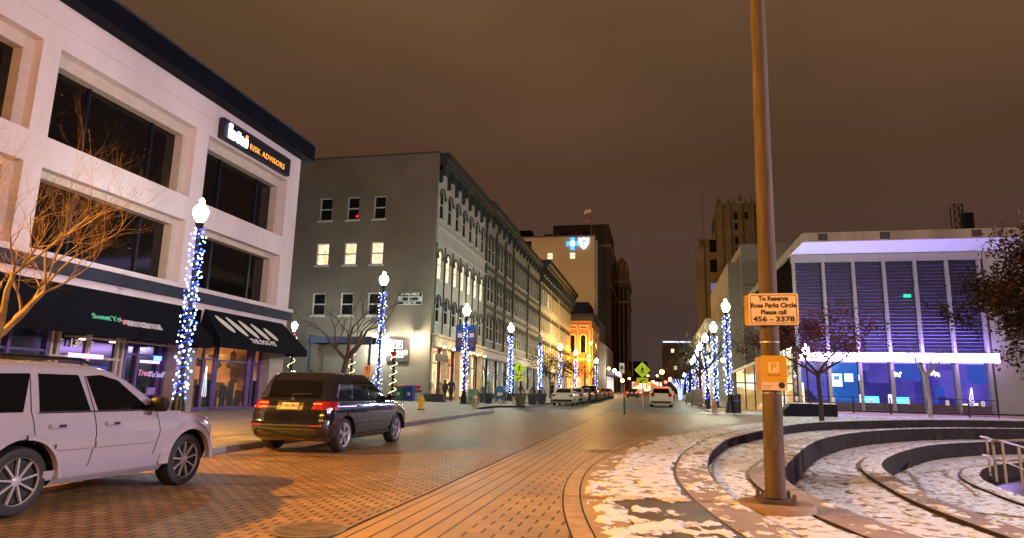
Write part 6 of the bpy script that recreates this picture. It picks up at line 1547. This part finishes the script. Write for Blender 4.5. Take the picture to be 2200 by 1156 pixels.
split(q.build('post', ra, T, fix=False))
q = MB()
loop = [Vector((16.5, 31.0, 0)), Vector((14.6, 29.2, 0)), Vector((13.0, 27.4, 0)), Vector((11.9, 26.2, 0)), Vector((11.2, 25.6, 0)), pts[0]+Vector((-.05, .3, 0)), pts[0], pts[1], pts[2], pts[3], pts[4]]
for z, r in ((-1.06+top, .035), (-1.06+top*.52, .028)):
    q.tube([(v.x, v.y, z) for v in crom([(v.x, v.y) for v in loop], 6)] if False else [(v.x, v.y, z) for v in crom([(v.x, v.y) for v in loop], 6)], r, 8)
split(q.build('rail', ra, T, smooth=60))
# ================================================================ people
def person(label, x, y, zg, rz, cloth, h=1.75, walk=.1, trousers=(.02, .02, .025)):
    T = thing('person', label, 'person', (x, y, zg), rz, 'pedestrians')
    s = h/1.75
    V = []; E = []; RR = []
    def add(p, r, par=None):
        V.append(tuple(Vector(p)*s)); RR.append((r*s, r*s)); 
        if par is not None: E.append((par, len(V)-1))
        return len(V)-1
    pel = add((0, 0, .95), .15); sp_ = add((0, 0, 1.12), .145, pel); ch = add((0, .0, 1.32), .17, sp_); nk = add((0, 0, 1.48), .065, ch); hd = add((0, -.01, 1.6), .09, nk); tp = add((0, 0, 1.69), .075, hd)
    for sg in (-1, 1):
        w = walk*sg
        hp = add((.1*sg, 0, .9), .11, pel); kn = add((.1*sg, -w*.6-.02, .5), .075, hp); an = add((.1*sg, -w, .09), .05, kn); toe = add((.11*sg, -w-.16, .04), .04, an)
        sh = add((.19*sg, 0, 1.42), .08, ch); el = add((.27*sg, .03+w*.3, 1.14), .06, sh); wr = add((.26*sg, -.06+w*.4, .9), .04, el); pm = add((.26*sg, -.08+w*.4, .83), .035, wr)
        for k in range(4): f1 = add((.26*sg, -.05-.022*k+w*.4, .78), .011, pm); add((.25*sg, -.05-.022*k+w*.4, .735-.005*(k % 2)), .009, f1)
        th = add((.245*sg, -.13+w*.4, .81), .012, pm)
    me = bpy.data.meshes.new('body'); me.from_pydata(V, E, []); o = bpy.data.objects.new('body', me); C.objects.link(o)
    o.modifiers.new('k', 'SKIN'); sb = o.modifiers.new('s', 'SUBSURF'); sb.levels = sb.render_levels = 1
    for i, r in enumerate(RR): me.skin_vertices[0].data[i].radius = r
    me.skin_vertices[0].data[0].use_root = True
    dg = bpy.context.evaluated_depsgraph_get(); m2 = bpy.data.meshes.new_from_object(o.evaluated_get(dg)); o.modifiers.clear(); o.data = m2
    m2.materials.clear()
    for m_ in (mat('skin', (.4, .24, .17), .6), cloth, mat('trousers_dark', trousers, .8), rubber): m2.materials.append(m_)
    for p in m2.polygons:
        z = p.center.z/s; xx = abs(p.center.x)/s
        p.material_index = 0 if (z > 1.5 or (xx > .2 and z < .9)) else (1 if z > .86 else (2 if z > .1 else 3)); p.use_smooth = True
    o.parent = T
    q = MB(); q.lathe([(.02, 1.74), (.08, 1.72), (.108, 1.65), (.108, 1.58), (.09, 1.54)], Matrix.Scale(s, 4) @ Matrix.Translation((0, .02, 0)), 12); q.build('hair', mat('hair_dark', (.03, .02, .015), .7), T, smooth=60)
    q = MB(); q.lathe([(.2, .72), (.2, .95), (.17, 1.1), (.205, 1.32), (.2, 1.42), (.09, 1.5)], Matrix.Scale(s, 4) @ Matrix.Scale(.78, 4, (0, 1, 0)), 16); q.build('coat', cloth, T, smooth=60)
    return T
coat1 = mat('dark_coat', (.012, .012, .016), .8, 0, .3); coat2 = mat('brown_coat', (.05, .035, .03), .8, 0, .3)
p = atY(972, 866, 51.5); person('person in a black jacket seen from behind in front of the lit restaurant', p.x, 51.0, G(51)+.13, math.pi, coat1, 1.85)
p = atY(954, 866, 51.5); person('person in a brown coat walking at the left of the other, before the restaurant', p.x, 51.6, G(51.6)+.13, 2.6, coat2, 1.72)
p = atY(1186, 866, 56); person('person in dark clothes standing by the tail of the white sedan', p.x, 56, G(56)+.13, 1.8, coat1, 1.78)
# ================================================================ trees
def branch_tree(label, loc, seed, trunk_h, r0, levels, spread, L0, ratio=.74, kids_=(3, 3), up=.25, m_=wood_bark, tm=twig, name='bare_tree', grp=None, lean=(0, 0), droop=0.0, leaf=None, leafn=0, leafs=.1, limit=14000, start=None, fork=None, cat='tree', ball=None):
    rr = random.Random(seed); T = thing(name, label, cat, loc, 0, grp)
    big = MB(); sm = MB(); tips = []
    def grow(p, d, L_, r, lv):
        n = 4; pts = [p]; rad = [r]; q = p.copy(); dd = d.copy()
        for k in range(n):
            dd = (dd+Vector((rr.gauss(0, .10), rr.gauss(0, .10), rr.gauss(0, .07)+up*.12-droop*.1*(levels-lv < 2)))).normalized(); q = q+dd*L_/n; pts.append(q.copy()); rad.append(r*(1-.42*(k+1)/n))
            if lv <= 2: tips.append((q.copy(), dd.copy()))
        (big if lv >= levels-1 else sm).tube(pts, rad, 7 if lv >= levels-1 else (4 if lv > 1 else 3), cap=False)
        if lv == 0: return
        nk = rr.randint(*kids_)
        for c in range(nk):
            base = pts[rr.randint(2, n)] if c else pts[-1]; a = Vector((rr.gauss(0, 1), rr.gauss(0, 1), rr.gauss(0, .6))); a = (a-a.dot(dd)*dd).normalized()
            nd = (dd+a*spread*rr.uniform(.5, 1.2)+Vector((0, 0, up*.25))).normalized(); grow(base.copy(), nd, L_*ratio*rr.uniform(.75, 1.15), rad[-1]*rr.uniform(.6, .85), lv-1)
    base = Vector((0, 0, 0)); td = Vector((lean[0], lean[1], 1)).normalized(); pts = [base+td*trunk_h*t+Vector((.04*math.sin(t*5), .03*math.cos(t*4), 0)) for t in (0, .25, .5, .75, 1)]
    big.tube(pts, [r0*1.25, r0, r0*.92, r0*.88, r0*.85], 10, cap=False); top_ = pts[-1]
    nf = fork or 4
    for c in range(nf):
        a = 2*math.pi*c/nf+rr.uniform(-.4, .4); nd = Vector((math.cos(a)*spread, math.sin(a)*spread, 1)).normalized(); grow(top_-td*rr.uniform(0, .2)*trunk_h*.5, nd, L0*rr.uniform(.85, 1.1), r0*.62, levels)
    big.build('trunk', m_, T, smooth=60, fix=False); cr = sm.build('branches', tm, T, smooth=60, fix=False)
    if leafn:
        lv = MB()
        for i in range(leafn):
            p, d = tips[rr.randrange(len(tips))]; p = p+Vector((rr.gauss(0, 1), rr.gauss(0, 1), rr.gauss(0, 1)))*leafs*1.1; u = Vector((rr.gauss(0, 1), rr.gauss(0, 1), rr.gauss(0, 1))).normalized(); w = u.orthogonal().normalized(); s = leafs*rr.uniform(.5, 1.2)
            lv.k = rr.randrange(len(leaf)) ; lv.quad(p, p+u*s*.5+w*s*.32, p+u*s, p+u*s*.5-w*s*.32)
        lv.build('leaves', leaf, T, fix=False)
    return T, tips
p = atX(8, 800, -11.6)
branch_tree('bare tree lit orange at the left edge before the yogurt shop', (p.x-.15, p.y-.1, G(p.y)+.13), 21, 2.2, .105, 6, .72, 1.22, ratio=.76, kids_=(3, 3), fork=7, up=.22, tm=mat('orange_twig', (.2, .12, .045), .8, 0, .3, 3), m_=mat('orange_bark', (.13, .08, .04), .85, 0, .4, 4, .5, 25), leaf=[mat('dry_leaf', (.3, .12, .03), .8, 0, .4, 3)], leafn=500, leafs=.03)
p = atY(722, 845, 40)
branch_tree('bare leaning tree behind the black vehicle in front of the grey end wall', (p.x, 40, G(40)+.1), 5, 3.2, .2, 6, .95, 2.4, ratio=.76, kids_=(2, 3), up=.3, tm=mat('dark_twig', (.05, .035, .03), .8, 0, .3), m_=mat('grey_bark', (.12, .08, .06), .85, 0, .4, 4, .6, 20), lean=(.22, 0), fork=5)
redl = [mat('dark_red_leaf', (.12, .02, .02), .7, 0, .5, 3), mat('maroon_leaf', (.07, .018, .02), .7, 0, .5, 3)]
branch_tree('small red leaved tree growing from the first terrace behind the pole', (atY(1766, 925, 38).x, 38, -.05), 9, 3.0, .12, 4, 1.25, 1.9, ratio=.76, kids_=(3, 3), up=.04, leaf=redl, leafn=4000, leafs=.17, m_=mat('dark_bark', (.03, .022, .02), .85, 0, .4, 4), tm=mat('dark_bark', (.03, .022, .02)), name='red_leaved_tree')
branch_tree('slender pale trunked young tree in front of the lit hall', (atY(1999, 895, 50).x, 50, G(50)), 14, 2.9, .13, 4, .7, 1.3, ratio=.72, kids_=(2, 3), up=.3, m_=mat('pale_bark', (.28, .25, .26), .7, 0, .3, 5), tm=mat('violet_twig', (.1, .07, .09), .8, 0, .3), name='young_tree')
dkl = [mat('brown_leaf', (.022, .012, .01), .75, 0, .5, 3), mat('rust_leaf', (.04, .015, .01), .75, 0, .5, 3), mat('shade_leaf', (.012, .009, .009), .75, 0, .4, 3)]
tb = atY(2480, 900, 17.5)
branch_tree('large tree with dark brown leaves reaching in from the right edge', (tb.x, 17.5, -.6), 33, 2.3, .2, 4, 1.0, 1.95, ratio=.76, kids_=(3, 4), up=.14, leaf=dkl, leafn=36000, leafs=.12, m_=mat('dark_bark', (.03, .022, .02)), tm=mat('dark_bark', (.03, .022, .02)), name='leafy_tree')
# street trees further off
TG = 'small street trees along the far pavements'
spots = [(1208, 92, 'left'), (1240, 106, 'left'), (1262, 122, 'left'), (1190, 80, 'left')]
pt = None
dtw = mat('street_twig', (.05, .045, .03), .8, 0, .4)
dleaf = [mat('dull_green_leaf', (.035, .045, .015), .8, 0, .5, 3)]
for i, (px, Y, _) in enumerate(spots):
    p = atY(px, 850, Y); branch_tree('thin leafy street tree over the parked cars, '+['second', 'third', 'farthest', 'nearest'][i]+' of the left row', (p.x-.5, Y, G(Y)+.13), 50+i, 2.4, .1, 3, .8, 1.5, kids_=(3, 3), up=.15, tm=dtw, m_=dtw, leaf=dleaf, leafn=900, leafs=.22, name='street_tree', grp=TG)
for i, (px, Y, hh) in enumerate(((1521, 52, 3.0), (1505, 68, 2.8), (1490, 84, 2.8), (1478, 105, 2.8), (1462, 130, 3.0), (1446, 150, 3))):
    p = atY(px, 860, Y); T, tips = branch_tree('bare dark street tree on the right pavement, '+['first', 'second', 'third', 'fourth', 'fifth', 'last'][i]+' from the crossing', (p.x, Y, G(Y)+.1), 70+i, hh, .14 if i == 0 else .12, 4, .55, 1.9, kids_=(2, 3), up=.3, tm=mat('dark_twig', (.05, .035, .03)), m_=mat('dark_bark', (.03, .022, .02)), leaf=dleaf, leafn=700 if i else 0, leafs=.16, name='street_tree', grp=TG+' on the right')
    q = MB(); q2 = MB(); rr = random.Random(i)
    for k in range(90): a = rr.uniform(0, 6.28); (q if k % 2 else q2).ico((.17*math.cos(a), .17*math.sin(a), .7+rr.random()*(hh+.3)), .035)
    if i in (0, 2, 3): st_ = q.build('light_string', bead_b, T, fix=False); q2.build('blue_bulb', bead_bb, st_, fix=False)
# banners of light far on the right pavement
T = thing('light_arch', 'fan of blue and white light strips on the far right pavement', 'light sculpture', (atY(1462, 860, 74).x, 74, G(74)+.1))
for k in range(6):
    q = MB(); x = (k-2.5)*.2; q.tube([(x*.3, 0, .3), (x*.5, 0, 1.4), (x*1.6-.35, 0, 2.5)], .045, 5); q.build('light_strip', glow('strip_blue', (.2, .35, 1), 2) if k % 2 else glow('strip_pale', (.6, .7, 1), 1.6), T)
# far mass of shop lights at the end of the street
T = thing('shop_row', 'distant row of low dark shopfronts with red and white lights at the street end', 'building', (0, 0, 0))
q = MB(); q.box(-10.5, 2, 300, 320, 3, 9); q.build('wall', mat('far_brick', (.06, .04, .03), .9), T)
q = MB(); q.box(-10.5, 2, 299.8, 299.9, 3.4, 7.5); q.build('shop_window', interior('far_glow', [(.25, .05, .02), (1, .35, .1), (1, .8, .5), (.5, .05, .03)], 3, .35), T)
# ================================================================ light and sky
flood('unseen sodium flood behind the camera on the left pavement', -10.6, 1.0, 8.5, 15000, (1, .42, .10)) if False else None
sodium('orange sodium street lamp on the left pavement beside the white vehicle, out of view', -15.6, 6.0, 7.4, arm=(.5, 0), light=18000, aim=(1, .32, -.5, 155))
sodium('orange sodium street lamp behind the viewer at the left kerb', -10.4, -6.5, 9.0, arm=(1.2, 0), light=4200)
sodium('orange sodium street lamp behind the viewer on the plaza', -1.2, -8.5, 9.0, arm=(0, 1.0), light=3200)
flood('tall pink white flood mast far behind the viewer on the right', 45, -15, 22, 35000, (.90, .65, .95), .5, aim=(-19, 15, 8, 36))
flood('added pale flood lamp, out of view, brightening the snow of the sunken circle', 25, 12, 9, 24000, (1, .87, .95), .3)  # added out of view to brighten the terrace snow
def area(name, loc, rot, sx, sy, power, col, parent=None):
    l = bpy.data.lights.new(name, 'AREA'); l.shape = 'RECTANGLE'; l.size = sx; l.size_y = sy; l.energy = power; l.color = col
    o = bpy.data.objects.new(name, l); C.objects.link(o); o.location = loc; o.rotation_euler = rot
    if parent is not None: o.parent = parent
    return o
# added warm and sodium lamps, put in to brighten the far walls
sodium('added lamp brightening the blank wall of the tan tower from a roof', -30, 134, 24, arm=(0, 1), light=15000, col=(1, .66, .36))
sodium('added sodium lamp brightening the orange brick building', -12.5, 134, 7, arm=(-1, 0), light=9000)
sodium('added sodium lamp in the street brightening the bracketed building', -10.0, 112, 9, arm=(-1, 0), light=7000, col=(1, .62, .22))
W = bpy.data.worlds.new('World'); bpy.context.scene.world = W; W.use_nodes = True
nt = W.node_tree; bg = nt.nodes['Background']; L = nt.links.new
tc = nt.nodes.new('ShaderNodeTexCoord'); sx = nt.nodes.new('ShaderNodeSeparateXYZ'); L(tc.outputs['Generated'], sx.inputs[0])
r = nt.nodes.new('ShaderNodeValToRGB'); e = r.color_ramp.elements
e[0].position = 0.0; e[0].color = (.066, .042, .038, 1); e[1].position = .75; e[1].color = (.17, .094, .048, 1)
k = e.new(.12); k.color = (.066, .038, .030, 1); k = e.new(.32); k.color = (.080, .038, .022, 1); k = e.new(.5); k.color = (.128, .067, .032, 1)
L(sx.outputs[2], r.inputs[0])
n = nt.nodes.new('ShaderNodeTexNoise'); n.inputs['Scale'].default_value = 1.6; n.inputs['Detail'].default_value = 5; n.inputs['Roughness'].default_value = .5
mp = nt.nodes.new('ShaderNodeMapping'); mp.inputs['Scale'].default_value = (1, 1, 2.2); L(tc.outputs['Generated'], mp.inputs[0]); L(mp.outputs[0], n.inputs['Vector'])
v = mnode(nt, 'ADD', .42, mnode(nt, 'MULTIPLY', n.outputs['Fac'], 1.0))
vm = nt.nodes.new('ShaderNodeVectorMath'); vm.operation = 'SCALE'; L(r.outputs[0], vm.inputs[0]); L(v, vm.inputs['Scale'])
L(vm.outputs[0], bg.inputs['Color']); bg.inputs['Strength'].default_value = 1.0
sc = bpy.context.scene
sc.view_settings.view_transform = 'Standard'; sc.view_settings.look = 'None'; sc.view_settings.exposure = 0; sc.view_settings.gamma = 1
sc.cycles.use_denoising = True; sc.cycles.max_bounces = 5; sc.cycles.diffuse_bounces = 2; sc.cycles.glossy_bounces = 3; sc.cycles.sample_clamp_indirect = 4; sc.cycles.sample_clamp_direct = 0
